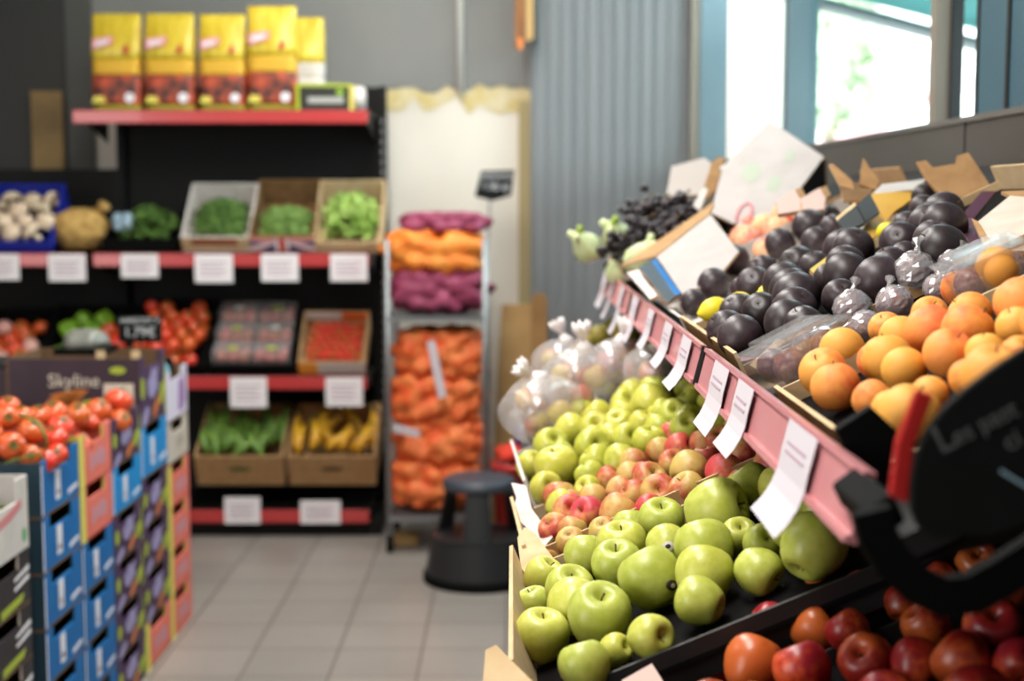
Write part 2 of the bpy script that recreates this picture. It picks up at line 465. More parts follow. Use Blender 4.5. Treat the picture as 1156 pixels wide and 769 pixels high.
for x in (0.9, 3.5):
    for yy in (0.02, 1.7):
        MB().lathe([(0.0, -0.1), (0.3, -0.1), (0.34, -0.06), (0.34, 0.06), (0.3, 0.1), (0, 0.1)], 20, M=Matrix.Translation((x, yy + 0.1, 0.34)) @ Matrix.Rotation(math.pi / 2, 4, 'X')).build('wheel', BLACK_PLASTIC, vn, smooth=True)
tag(vn, 'white delivery van parked outside beyond the window', 'van')
def tree(loc, h, r, label, seed):
    rr = random.Random(seed)
    e = empty('street_tree', loc=loc)
    MB().tube([(0, 0, 0), (0.05, 0, h * 0.4), (0, 0.05, h * 0.75)], [0.16, 0.12, 0.05], 8).build('trunk', mat('bark', (120, 104, 88), 0.9), e, smooth=True)
    b = MB()
    for i in range(900):
        d = Vector((rr.gauss(0, 1), rr.gauss(0, 1), rr.gauss(0, 1))).normalized() * r * rr.uniform(0.45, 1.0)
        p = Vector((d.x, d.y, h * 0.72 + d.z * 1.1)); s_ = rr.uniform(0.1, 0.22)
        E = Euler((rr.uniform(0, 6), rr.uniform(0, 6), rr.uniform(0, 6))).to_matrix().to_4x4()
        b.add([(-s_, 0, 0), (0, -s_ * 0.5, 0), (s_, 0, 0), (0, s_ * 0.5, 0)], [(0, 1, 2, 3)], 0, Matrix.Translation(p) @ E)
    c = b.build('crown', mat('tree_leaves', (190, 202, 172), 0.8, (170, 186, 150), 2), e); c['kind'] = 'stuff'  # leaf colour paled, the glare of the daylight put into it
    tag(e, label, 'tree')
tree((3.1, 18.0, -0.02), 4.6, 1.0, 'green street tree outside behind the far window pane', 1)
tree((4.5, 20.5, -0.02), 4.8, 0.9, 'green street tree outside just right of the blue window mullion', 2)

# ------------------------------------------------------------------ fruit prototypes (unit: diameter 1)
def crease(a, depth=0.05, width=0.35):
    d = (a + math.pi) % (2 * math.pi) - math.pi
    return 1 - depth * math.exp(-(d / width) ** 2)
def apple_proto(name, m, squash=0.9, lobes=0.02, taper=0.06, seg=28):
    prof = [(0.0, -0.36), (0.05, -0.365), (0.11, -0.39), (0.17, -0.425), (0.24, -0.435), (0.32, -0.40), (0.40, -0.31), (0.46, -0.18), (0.495, -0.03), (0.5, 0.08), (0.485, 0.19), (0.44, 0.30), (0.37, 0.385), (0.29, 0.43), (0.21, 0.435), (0.14, 0.405), (0.085, 0.355), (0.045, 0.30), (0.0, 0.27)]
    prof = [(r * (1 - taper * max(0, -z) * 2), z * squash / 0.9) for r, z in prof]
    o = MB().lathe(prof, seg, mod=lambda a, z: 1 + lobes * math.cos(5 * a) * (0.4 + max(0, -z) * 1.6) + 0.012 * math.cos(2 * a + 1)).build(name, m, smooth=True)
    MB().tube([(0, 0, 0.26), (0.01, 0.01, 0.36), (0.045, 0.02, 0.47)], [0.016, 0.014, 0.02], 6).build('stem', STALK, o, smooth=True)
    cb = MB()
    for k in range(5):
        a = 2 * math.pi * k / 5
        cb.add([(0.0, 0.0, -0.345), (0.05 * math.cos(a - 0.4), 0.05 * math.sin(a - 0.4), -0.365), (0.075 * math.cos(a), 0.075 * math.sin(a), -0.41), (0.05 * math.cos(a + 0.4), 0.05 * math.sin(a + 0.4), -0.365)], [(0, 1, 2, 3)])
    cb.build('calyx', STALK, o)
    return o
def round_proto(name, m, sx=1.0, sz=1.0, cr=0.05, dimple=0.08, stem=True, seg=24, tip=0.0):
    n = 16; prof = []
    for i in range(n + 1):
        t = -math.pi / 2 + math.pi * i / n
        r = 0.5 * math.cos(t); z = 0.5 * math.sin(t)
        if dimple: z -= dimple * math.exp(-(r / 0.13) ** 2) * (1 if z > 0 else -0.3)
        if tip and z < 0: z -= tip * math.exp(-(r / 0.12) ** 2)
        prof.append((max(r, 0.0) * sx, z * sz))
    o = MB().lathe(prof, seg, mod=(lambda a, z: crease(a, cr, 0.3)) if cr else None).build(name, m, smooth=True)
    if stem:
        MB().tube([(0, 0, 0.38 * sz), (0.01, 0.0, 0.46 * sz), (0.03, 0.01, 0.53 * sz)], [0.016, 0.014, 0.018], 6).build('stem', STALK, o, smooth=True)
    return o
def tomato_proto(name, m):
    n = 14; prof = []
    for i in range(n + 1):
        t = -math.pi / 2 + math.pi * i / n
        r = 0.5 * math.cos(t); z = 0.41 * math.sin(t)
        z -= 0.07 * math.exp(-(r / 0.12) ** 2) * (1 if z > 0 else -0.2)
        prof.append((max(r, 0), z))
    o = MB().lathe(prof, 24, mod=lambda a, z: 1 + 0.018 * math.cos(6 * a) * max(0, z) * 2).build(name, m, smooth=True)
    cb = MB()
    for k in range(6):
        a = 2 * math.pi * k / 6 + 0.2; c1, s1 = math.cos(a), math.sin(a)
        px_, py_ = -s1 * 0.035, c1 * 0.035
        cb.add([(px_, py_, 0.36), (-px_, -py_, 0.36), (0.14 * c1 - px_, 0.14 * s1 - py_, 0.40), (0.14 * c1 + px_, 0.14 * s1 + py_, 0.40), (0.27 * c1, 0.27 * s1, 0.43)], [(0, 1, 2, 3), (3, 2, 4)])
    cb.tube([(0, 0, 0.34), (0.02, 0, 0.45), (0.07, 0.02, 0.54)], [0.03, 0.025, 0.03], 6)
    cb.build('calyx', CALYX, o)
    return o
def lemon_proto(name, m):
    prof = [(0.0, -0.66), (0.05, -0.65), (0.08, -0.60), (0.14, -0.53), (0.26, -0.42), (0.38, -0.25), (0.43, -0.05), (0.42, 0.12), (0.36, 0.30), (0.25, 0.44), (0.13, 0.54), (0.08, 0.60), (0.04, 0.63), (0, 0.63)]
    o = MB().lathe(prof, 20).build(name, m, smooth=True)
    MB().lathe([(0, 0.60), (0.04, 0.62), (0.035, 0.65), (0, 0.655)], 6).build('stem', CALYX, o)
    return o
M_GREEN = fruit_mat('green_apple_skin', (178, 183, 70), (199, 201, 98), 0.36, 5, 0.35, 0.7, 0.08, speck=(212, 218, 140), sss=0.0)
M_YELLOW = fruit_mat('yellow_apple_skin', (178, 182, 60), (202, 196, 84), 0.36, 5, 0.35, 0.7, 0.08, speck=(220, 220, 150))
M_PINK = fruit_mat('blush_apple_skin', (204, 168, 92), (190, 78, 62), 0.45, 5, 0.28, 0.75, 0.12, axis=(0.55, 0.3, 0.15), hue=0.02)
M_RED = fruit_mat('red_apple_skin', (196, 88, 40), (140, 28, 28), 0.34, 6, 0.3, 0.7, 0.16, axis=(0.6, 0.2, 0.2), coat=0.05)
M_PLUM = fruit_mat('plum_skin', (58, 43, 46), (42, 32, 35), 0.42, 8, 0.35, 0.65, 0.3)
M_PLUM2 = fruit_mat('pale_plum_skin', (124, 84, 92), (162, 128, 132), 0.3, 7, 0.35, 0.65, 0.2)
M_APRICOT = fruit_mat('apricot_skin', (236, 160, 70), (224, 108, 54), 0.6, 5, 0.5, 1.05, 0.08, axis=(0.5, 0.1, 0.1), hue=0.015)
M_PEACH = fruit_mat('peach_skin', (238, 186, 140), (224, 112, 92), 0.7, 5, 0.35, 0.75, 0.08, axis=(0.5, 0.2, 0.1))
M_TOMATO = fruit_mat('tomato_skin', (216, 72, 38), (224, 92, 48), 0.22, 5, 0.3, 0.7, 0.1, coat=0.3)
M_LEMON = fruit_mat('lemon_skin', (238, 218, 42), (228, 204, 30), 0.5, 30, 0.3, 0.7, 0.05)
M_PEAR = fruit_mat('pear_skin', (158, 130, 48), (120, 124, 50), 0.5, 8, 0.3, 0.7, 0.15)
M_BAGAPPLE = fruit_mat('bagged_apple_skin', (214, 178, 96), (198, 80, 62), 0.4, 5, 0.3, 0.7, 0.1, axis=(0.5, 0.3, 0.1))
HIDE = []
def proto(f, *a, **k):
    o = f(*a, **k); HIDE.append(o); return o
P_GREEN = proto(apple_proto, 'green_apple', M_GREEN, 0.92, 0.022, 0.1)
P_YELLOW = proto(apple_proto, 'yellow_apple', M_YELLOW, 0.9, 0.018, 0.08)
P_PINK = proto(apple_proto, 'blush_apple', M_PINK, 0.88, 0.015, 0.08)
P_RED = proto(apple_proto, 'red_apple', M_RED, 0.96, 0.03, 0.14)
P_PLUM = proto(round_proto, 'plum', M_PLUM, 0.98, 1.03, 0.05, 0.06)
P_PLUM2 = proto(round_proto, 'pale_plum', M_PLUM2, 0.98, 1.0, 0.05, 0.06)
P_APRICOT = proto(round_proto, 'apricot', M_APRICOT, 1.0, 0.98, 0.06, 0.09)
P_PEACH = proto(round_proto, 'peach', M_PEACH, 1.0, 0.95, 0.07, 0.1, tip=0.02)
P_TOMATO = proto(tomato_proto, 'tomato', M_TOMATO)
P_LEMON = proto(lemon_proto, 'lemon', M_LEMON)
P_PEAR = proto(round_proto, 'pear', M_PEAR, 0.9, 1.25, 0.0, 0.05, tip=0.0)
P_BAG = proto(apple_proto, 'bagged_apple', M_BAGAPPLE, 0.9, 0.015, 0.08, 18)

def rot_to(d, spin):
    """rotation that points the stem (+z) along d"""
    return Vector((0, 0, 1)).rotation_difference(Vector(d).normalized()).to_matrix().to_4x4() @ Matrix.Rotation(spin, 4, 'Z')

class Tray:
    """a sloping bed z = z0 + s*x that fruit rests on"""
    def __init__(self, z0, s):
        self.z0, self.s = z0, s; self.k = math.sqrt(1 + s * s)
        self.n = Vector((-s, 0, 1)).normalized()
        self.items = []      # [pos, r, info]
    def solve(self, px, py, d):
        q = ray(px, py)
        Y = (self.z0 - EYE.z) / (q.z - self.s * q.x - (d / 2 / FPX) * self.k)
        return EYE + q * Y, d / 2 * Y / FPX
    def put(self, px, py, d, lift=0.0, **info):
        p, r = self.solve(px, py, d)
        if lift: 
            q = ray(px, py); Y = p.y * (1 - lift); r = d / 2 * Y / FPX; p = EYE + q * Y
        self.items.append([p, r, info]); return p, r
    def height(self, p):
        return (p.z - self.z0 - self.s * p.x) / self.k
    def fill(self, x0, x1, y0, y1, r, rr, gap=0.93, avoid=None):
        c = math.sqrt(1 / (1 + self.s ** 2)); y = y0 + r; row = 0
        while y < y1 - r * 0.6:
            x = x0 + r * c * (1 if row % 2 else 0.5) + rr.uniform(0, 0.01)
            while x < x1 - r * c * 0.6:
                q = r * rr.uniform(0.93, 1.04)
                p = Vector((x + rr.uniform(-0.004, 0.004), y + rr.uniform(-0.004, 0.004), 0)); p.z = self.z0 + self.s * p.x + q * 1.04 * self.k
                if all((p - o[0]).length > max(gap, 1.03) * (q + o[1]) for o in self.items) and not (avoid and avoid(p)):
                    self.items.append([p, q, {}])
                x += r * c * 0.7
            y += r * 0.6; row += 1
    def inside(self, poly):
        """avoid() that keeps fill fruit within the heap's outline"""
        def f(p):
            v = p - EYE; w = v.dot(FWD); x = 578 + FPX * v.dot(RIGHT) / w; y = 384.5 - FPX * v.dot(UP) / w; c = False
            for i in range(len(poly)):
                (xi, yi), (xj, yj) = poly[i], poly[i - 1]
                if (yi > y) != (yj > y) and x < (xj - xi) * (y - yi) / (yj - yi) + xi: c = not c
            return not c
        return f
    def relax(self, it=80, tol=1.03, push=0.5):
        I = self.items
        for _ in range(it):
            for i in range(len(I)):
                for j in range(i):
                    d = I[i][0] - I[j][0]; L = d.length; t = tol * (I[i][1] + I[j][1])
                    if L < t and L > 1e-6:
                        d *= (t - L) / L * push
                        I[i][0] = I[i][0] + d; I[j][0] = I[j][0] - d
            for o in I:
                h = self.height(o[0])
                if h < o[1] * 1.04: o[0] = o[0] + self.n * (o[1] * 1.04 - h)
    def bake(self, protos, desc, cat, group, rr, tilt=0.9, named=None, where='row from the camera'):
        """link the fruit and name each by row and place"""
        its = sorted(self.items, key=lambda o: o[0].y)
        if not its: return []
        y0 = its[0][0].y; D = 2 * sum(o[1] for o in its) / len(its) * 0.92
        rows = {}
        for o in its: rows.setdefault(int((o[0].y - y0) / D), []).append(o)
        out = []
        for ri, k in enumerate(sorted(rows)):
            for ci, o in enumerate(sorted(rows[k], key=lambda o: o[0].x)):
                pr = o[2].get('proto', protos)
                if isinstance(pr, (list, tuple)): pr = rr.choice(pr)
                c = copy_tree(pr)
                sd = o[2].get('stem')
                if sd is None:
                    sd = Vector((rr.gauss(0, tilt), rr.gauss(-0.1, tilt), 1.0))
                s_ = o[1] * 2
                c.matrix_world = Matrix.Translation(o[0]) @ rot_to(sd, rr.uniform(0, 6.28)) @ Matrix.Scale(s_, 4)
                ds = o[2].get('desc', desc)
                lab = o[2].get('label') or f"{ds}, {ORD[min(ci, 15)]} {'to' if ci == 0 else 'from'} the aisle in the {ORD[min(ri, 15)]} {where}"
                tag(c, lab, o[2].get('cat', cat), o[2].get('group', group))
                o.append(c); out.append(c)
                if 'sticker' in o[2]:
                    add_sticker(c, o[0], o[1], o[2]['sticker'])
        return out
def add_sticker(c, pos, r, spec):
    """spec: (px, py, dark/pale) - where on the fruit's skin the round sticker sits"""
    px, py, kind = spec
    q = ray(px, py).normalized(); oc = EYE - pos
    b_ = q.dot(oc); dd = b_ * b_ - (oc.length_squared - r * r * 0.97)
    if dd < 0: return
    hit = EYE + q * (-b_ - math.sqrt(dd)); n = (hit - pos).normalized()
    Mw = Matrix.Translation(pos + n * (r * 0.985)) @ rot_to(n, 0.3)
    # a slightly domed oval disc
    b = MB().lathe([(0.0, -0.0025), (0.0075, -0.0025), (0.0075, 0.0002), (0.004, 0.0011), (0, 0.0014)], 14)
    b.lathe([(0.0, 0.0012), (0.0034, 0.0013), (0, 0.0017)], 10, 1)
    o = b.build('sticker', [STICKER_DARK, STICKER_PALE] if kind == 'dark' else [STICKER_PALE, STICKER_DARK], c)
    o.matrix_local = c.matrix_world.inverted() @ Mw @ Matrix.Diagonal((1.0, 0.8, 1, 1))
    o['label'] = 'dark oval sticker' if kind == 'dark' else 'pale sticker with a dark middle'

# ------------------------------------------------------------------ the sloping fruit rack on the right
LS, LZ = 0.42, 0.933          # lower bed z = LZ + LS x
US, UZ = 0.475, 1.09          # upper bed
RX, RZ = 0.25, 1.23           # price rail
def slope_frame(x, y, z0, s, rotz=0.0):
    k = math.sqrt(1 + s * s)
    M = basis((x, y, z0 + s * x), (1 / k, 0, s / k), (0, 1, 0), (-s / k, 0, 1 / k))
    return M @ Matrix.Rotation(rotz, 4, 'Z')
rack = empty('fruit_rack', loc=(0.5, 2.4, 0))
tag(rack, 'two tier sloping fruit display rack with pink price rail under the window', 'display rack')
def local(o): return Matrix.Translation(-Vector(o.location))
kL = math.sqrt(1 + LS * LS); kU = math.sqrt(1 + US * US)
Ml = local(rack) @ slope_frame(0.02, 0, LZ - 0.008, LS)
MB().box(0, 0.74, 1.352, 3.75, -0.02, 0, M=Ml).build('lower_deck', DARK_GREY, rack)
MB().box(0, 0.02, 1.352, 3.75, -0.05, -0.0201, M=Ml).build('deck_lip', DARK_GREY, rack)
MB().box(0, 0.74, 0.62, 1.33, -0.072, -0.052, M=Ml).build('lower_deck', BLACK_METAL, rack)
Mu = local(rack) @ slope_frame(0.262, 0, UZ - 0.008, US)
MB().box(0, 0.715, 0.985, 3.85, -0.018, 0, M=Mu).build('upper_deck', DARK_GREY, rack)
MB().box(0.06, 0.86, 0.7, 3.7, 0, 0.88, M=local(rack)).build('plinth', BLACK_METAL, rack)
for y in (0.68, 2.1, 3.72):
    MB().box(0.84, 0.88, y - 0.02, y + 0.02, 0.881, 1.33, M=local(rack)).build('upright', BLACK_METAL, rack)
for y in (1.0, 1.865, 2.99, 3.82):
    MB().prism([(0.28, y - 0.006, 1.19), (0.87, y - 0.006, 1.45), (0.87, y - 0.006, 1.33)], (0, 0.012, 0), M=local(rack)).build('deck_bracket', BLACK_METAL, rack)
tilt = R(14)
def rail_frame(y):   # x' out of the rail towards the aisle, y' along, z' up the rail's face
    return basis((RX, y, RZ), (-math.cos(tilt), 0, math.sin(tilt)), (0, -1, 0), (math.sin(tilt), 0, math.cos(tilt)))
for y0, y1 in ((1.0, 1.845), (1.885, 2.97), (3.01, 3.8)):
    yc = (y0 + y1) / 2; hl = (y1 - y0) / 2
    b = MB(); b.box(-0.004, 0.002, -hl, hl, -0.027, 0.027); b.box(0.002, 0.005, -hl, hl, 0.022, 0.027); b.box(0.002, 0.006, -hl, hl, -0.027, -0.021)
    b.build('price_rail', PINK_RAIL, rack, M=local(rack) @ rail_frame(yc))
for y in (1.865, 2.99, 3.83):
    MB().box(-0.008, 0.003, -0.019, 0.019, -0.026, 0.026).build('rail_joint', BLACK_PLASTIC, rack, M=local(rack) @ rail_frame(y))

# cartons on the beds -------------------------------------------------------------
def bed_carton(name, x, y, z0, s, L, Wd, h, mats, label, rotz=0.0, fh=None, floor_mat=None, slot=False, cat='carton', group=None, t=0.005, nh=None, bh=None, farh=None, near=None):
    """open carton: mats = [outside, inside, floor]; x,y is its front edge middle; L up the slope, Wd along the rack"""
    fh = h if fh is None else fh; nh = h if nh is None else nh; bh = h if bh is None else bh; farh = h if farh is None else farh
    e = empty(name, M=slope_frame(x, y, z0, s, rotz)); w = Wd / 2
    MB().box(0, L, -w, w, -0.005, 0, 0).build('carton_floor', mats[2] if len(mats) > 2 else mats[1], e)
    MB().box(0, t, -w, w, 0, fh, {'-x': 0, 'o': 1}).build('front_wall', mats[:2], e)
    MB().box(L - t, L, -w, w, 0, bh, {'+x': 0, 'o': 1}).build('back_wall', mats[:2], e)
    if slot:
        b = MB(); k = {'-y': 0, 'o': 1}
        b.box(t, L - t, -w, -w + t, 0, nh * 0.42, k); b.box(t, L * 0.2, -w, -w + t, nh * 0.42, nh, k); b.box(L * 0.44, L - t, -w, -w + t, nh * 0.42, nh, k); b.box(L * 0.2, L * 0.44, -w, -w + t, nh * 0.8, nh, k)
        b.build('side_wall', mats[:2], e)
    else:
        MB().box(t, L - t, -w, -w + t, 0, nh, {'-y': 0, 'o': 1}).build('side_wall', near or mats[:2], e)
    MB().box(t, L - t, w - t, w, 0, farh, {'+y': 0, 'o': 1}).build('side_wall', mats[:2], e)
    tag(e, label, cat, group)
    return e
bed_carton('apple_carton', 0.022, 1.575, LZ, LS, 0.46, 0.46, 0.04, [KRAFT, PALE_KRAFT, PULP_TRAY], 'kraft carton of pale green apples on the lower tier', fh=0.066, nh=0.016, farh=0.03, near=[BLACK_CARD, BLACK_CARD])  # near wall black, unlike the kraft of the other walls
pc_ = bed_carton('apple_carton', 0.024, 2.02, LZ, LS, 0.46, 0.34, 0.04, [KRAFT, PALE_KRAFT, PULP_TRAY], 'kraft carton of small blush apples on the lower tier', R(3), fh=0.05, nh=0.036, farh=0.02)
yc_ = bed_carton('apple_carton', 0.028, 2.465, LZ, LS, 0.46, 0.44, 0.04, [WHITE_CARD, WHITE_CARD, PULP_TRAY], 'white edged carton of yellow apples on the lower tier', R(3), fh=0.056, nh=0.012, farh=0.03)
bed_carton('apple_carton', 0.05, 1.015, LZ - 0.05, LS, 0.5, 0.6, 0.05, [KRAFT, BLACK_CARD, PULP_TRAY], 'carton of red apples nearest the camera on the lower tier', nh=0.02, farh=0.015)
bed_carton('apple_crate', 0.045, 3.15, LZ, LS, 0.5, 0.78, 0.04, [PALE_KRAFT, KRAFT_IN, PULP_TRAY], 'crate holding bagged apples at the far end of the lower tier', cat='crate', nh=0.02)

bpy.context.view_layer.update()
panel('front_flap', [W(*p) for p in [(577, 545, 2.24), (583, 562, 2.18), (580, 572, 2.14), (583, 584, 2.08), (615, 617, 1.94), (624, 606, 1.94), (600, 574, 2.08), (594, 548, 2.22)]], 0.005, [WHITE_CARD, KRAFT], yc_)
panel('front_flap', [W(*p) for p in [(584, 607, 1.9), (592, 595, 1.92), (604, 602, 1.89), (626, 632, 1.79), (622, 650, 1.75), (600, 660, 1.73), (588, 640, 1.79)]], 0.005, [PALE_KRAFT, KRAFT], pc_)

rg = random.Random(11)
# pale green apples
T = Tray(LZ, LS)
G = [(612, 719, 64, dict(stem=(0.1, -0.2, 1))), (677, 697, 76, dict(stem=(0.05, -0.45, 1))), (643, 668, 58, dict(stem=(0.15, -0.5, 1), sticker=(634, 664, 'dark'))),
     (736, 655, 74, dict(stem=(-0.6, 0.5, 1), sticker=(759, 661, 'dark'))), (796, 622, 70, dict(stem=(-0.2, 0.6, 1), sticker=(790, 597, 'pale'))), (791, 680, 58, dict(stem=(-1, 0.6, 0.2))),
     (734, 720, 54, dict(stem=(0.75, -1, 0.35))), (661, 754, 62, dict(stem=(-0.3, 0.4, 1))), (614, 653, 48, dict(stem=(0.5, -0.2, 1))), (661, 629, 50, dict(stem=(0, 0.5, 1))),
     (697, 640, 60, dict(stem=(-0.1, -0.35, 1))), (712, 598, 44, dict(stem=(0, 0.5, 1))), (747, 590, 54, dict(stem=(0, -0.4, 1))), (809, 577, 74, dict(stem=(1, -0.5, 0.35))),
     (753, 618, 50, dict(stem=(0.3, 0.8, 0.6), sticker=(754, 617, 'pale'))), (856, 645, 56, dict(stem=(0.8, -0.6, -0.4))), (900, 593, 78, dict(stem=(-0.3, -1, 0.5))), (866, 614, 46, dict(stem=(0.2, -0.7, 0.6))),
     (604, 684, 44, dict()), (835, 607, 44, dict()), (694, 735, 40, dict()), (926, 560, 56, dict())]
for px, py, d, k in G: T.put(px, py, d, **k)
T.relax()
T.fill(0.05, 0.42, 1.36, 1.79, 0.033, rg, avoid=T.inside([(588, 700), (600, 655), (650, 620), (720, 570), (800, 540), (960, 530), (960, 575), (900, 640), (840, 650), (740, 700), (690, 760), (650, 780), (610, 760)]))
T.bake(P_GREEN, 'pale green apple', 'apple', 'pale green apples in the kraft carton', rg, 0.6)
# blush apples
T = Tray(LZ, LS)
PK = [(778, 532, 44), (745, 557, 42), (705, 580, 44), (718, 561, 36), (693, 557, 32), (689, 542, 30), (660, 584, 40), (672, 605, 36), (643, 617, 36), (631, 597, 36), (647, 600, 34), (649, 569, 31), (672, 563, 32), (722, 521, 32), (710, 538, 30), (733, 536, 31), (743, 513, 31), (755, 526, 31), (766, 507, 34), (760, 492, 30), (791, 503, 32), (797, 520, 32), (685, 617, 28), (629, 626, 30), (726, 579, 36), (865, 533, 44), (846, 546, 40), (838, 515, 40), (815, 500, 36)]
for i, (px, py, d) in enumerate(PK):
    k = {}
    if i in (7, 8): k = dict(stem=(0.25, 0.6, -0.9))
    if i == 2: k = dict(sticker=(710, 560, 'pale'))
    T.put(px, py, d + 2, **k)
T.relax()
T.fill(0.05, 0.42, 1.86, 2.18, 0.026, rg)
T.bake(P_PINK, 'small red and yellow apple', 'apple', 'small blush apples on the lower tier', rg, 0.8)
# yellow apples
T = Tray(LZ, LS)
YL = [(631, 528, 50), (600, 527, 34), (616, 552, 37), (635, 573, 38), (672, 508, 41), (710, 496, 37), (699, 522, 38), (668, 537, 33), (622, 505, 40), (647, 488, 40), (676, 484, 36), (665, 553, 30), (724, 464, 44), (699, 462, 36), (683, 468, 34), (705, 477, 34), (753, 466, 33), (765, 478, 31), (742, 486, 34), (740, 443, 36), (786, 449, 30), (728, 480, 34), (715, 447, 36), (658, 470, 34), (772, 460, 31), (778, 440, 30), (650, 520, 36), (690, 500, 36)]
for i, (px, py, d) in enumerate(YL):
    k = {}
    if i in (2, 4, 5): k = dict(stem=(0.35, -1, 0.5))
    if i == 1: k = dict(sticker=(604, 521, 'dark'))
    T.put(px, py, d + 2, **k)
T.relax()
T.fill(0.05, 0.42, 2.24, 2.68, 0.03, rg)
T.bake(P_YELLOW, 'yellow apple', 'apple', 'yellow apples on the lower tier', rg, 0.7)
# red apples in the near carton
T = Tray(LZ - 0.05, LS)
RD = [(809, 748, 50), (850, 752, 68), (874, 712, 60), (907, 760, 68), (920, 712, 55), (930, 673, 55), (956, 715, 52), (979, 748, 64), (975, 673, 55), (1034, 750, 58), (1047, 709, 56), (1089, 750, 70), (1122, 712, 72), (1150, 751, 60), (1024, 680, 42), (1099, 640, 55), (988, 634, 44), (1060, 660, 50)]
for i, (px, py, d) in enumerate(RD):
    T.put(px, py, d)
for px, py, d in ((812, 728, 42), (866, 694, 44), (905, 664, 36)): T.put(px, py, d, proto=P_GREEN, desc='green apple among red ones', group='green apples among the red ones')
T.relax()
T.fill(0.09, 0.46, 0.75, 1.29, 0.028, rg, avoid=T.inside([(790, 760), (870, 695), (920, 655), (980, 620), (1060, 600), (1300, 560), (1300, 900), (780, 900)]))
T.bake(P_RED, 'glossy red apple', 'apple', 'red apples in the nearest carton', rg, 0.8)

# ---- upper tier cartons
bed_carton('apricot_carton', 0.29, 1.31, UZ, US, 0.48, 0.40, 0.03, [KRAFT, PALE_KRAFT, PULP_TRAY], 'carton of apricots at the near end of the upper tier', fh=0.025, nh=0.01, farh=0.02)
bed_carton('plum_carton', 0.29, 2.04, UZ, US, 0.56, 0.56, 0.04, [KRAFT, PALE_KRAFT, PULP_TRAY], 'carton of dark plums in the middle of the upper tier', fh=0.034, nh=0.015, farh=0.014)
cb = bed_carton('plum_carton', 0.29, 2.6, UZ, US, 0.44, 0.5, 0.05, [TEAL_DARK, WHITE_CARD, WHITE_CARD], 'nearly empty white plum carton with dark blue front flap', fh=0.03, farh=0.045, nh=0.01, bh=0.008)
bpy.context.view_layer.update()
panel('folded_flap', [W(*p) for p in [(741, 290, 2.92), (802, 242, 3.04), (834, 284, 2.74), (806, 318, 2.52), (770, 332, 2.52)]], 0.005, [mat('dim_white_card', (178, 170, 167), 0.85, (170, 162, 158), 18), KRAFT], cb)
bed_carton('peach_carton', 0.42, 3.03, UZ, US, 0.42, 0.33, 0.05, [PINK_CARD, KRAFT_IN, PULP_TRAY], 'carton of peaches behind the empty white carton', nh=0.02, farh=0.02)
bed_carton('grape_carton', 0.275, 3.63, UZ + 0.03, US, 0.32, 0.36, 0.05, [WHITE_CARD, PALE_KRAFT, PULP_TRAY], 'pale carton of dark grapes and fennel at the far end', fh=0.045, nh=0.02)
# dark plums
T = Tray(UZ, US)
PL = [(829, 294, 36), (806, 322, 38), (783, 342, 31), (862, 306, 36), (883, 275, 36), (912, 258, 41), (921, 274, 35), (839, 327, 30), (902, 297, 38), (921, 304, 40), (963, 283, 50), (955, 300, 46), (897, 337, 57), (862, 353, 47), (836, 382, 54), (822, 374, 48), (909, 370, 49), (949, 337, 44), (1000, 304, 43), (1014, 271, 35), (1021, 289, 33), (1054, 273, 48), (1042, 236, 32), (1047, 246, 34), (1042, 221, 27), (1066, 233, 29), (1024, 254, 31), (940, 258, 31), (937, 245, 25), (988, 314, 40), (938, 318, 42)]
for i, (px, py, d) in enumerate(PL): T.put(px, py, d)
LM = [(807, 350, 34, (-1, -0.2, -0.25)), (835, 343, 32, (0.6, -1, 0.1)), (868, 330, 24, (1, 0.4, 0)), (888, 308, 24, (1, 1, 0.2)), (1000, 262, 24, (0.2, -1, 0.4)), (990, 240, 24, (1, 0, 0))]
for i, (px, py, d, sd) in enumerate(LM):
    T.put(px, py, d, lift=(0.03, 0.05, 0.03, 0.03, 0, 0)[i], proto=P_LEMON, stem=sd, desc='yellow lemon', cat='lemon', group='lemons among the plums',
          label=['lemon at the front of the plum carton, its tip towards the aisle', 'lemon touching the front lemon, just behind the big front plum', 'small glimpse of lemon between plums beside the peach carton', 'lemon peeking out between dark plums in the middle', 'lemon in the yellow carton behind the plums', 'lemon at the back of the yellow carton'][i])
T.relax(60)
T.fill(0.31, 0.76, 1.76, 2.32, 0.033, rg, avoid=T.inside([(800, 380), (850, 320), (880, 300), (912, 285), (950, 262), (1000, 285), (1018, 245), (1040, 215), (1070, 225), (1080, 270), (1055, 300), (1020, 320), (975, 350), (935, 385), (850, 405), (815, 395)]))
T.bake(P_PLUM, 'dark purple plum', 'plum', 'dark plums on the upper tier', rg, 0.9)
# apricots
T = Tray(UZ, US)
AP = [(951, 396, 52), (944, 438, 58), (1050, 356, 43), (1097, 354, 50), (1127, 305, 52), (1082, 326, 42), (1141, 340, 42), (1148, 370, 48), (1068, 401, 58), (1113, 399, 47), (1017, 382, 50), (1024, 417, 52), (989, 408, 43), (1000, 372, 40), (1047, 448, 44), (1089, 430, 48), (1152, 402, 46), (985, 452, 48), (1015, 460, 46)]
for i, (px, py, d) in enumerate(AP): T.put(px, py, d)
T.relax()
T.fill(0.31, 0.70, 1.12, 1.48, 0.026, rg, avoid=T.inside([(920, 460), (925, 400), (980, 370), (1060, 330), (1110, 285), (1200, 260), (1300, 300), (1300, 520), (960, 520)]))
T.bake(P_APRICOT, 'orange apricot', 'apricot', 'apricots at the near end of the upper tier', rg, 0.9)
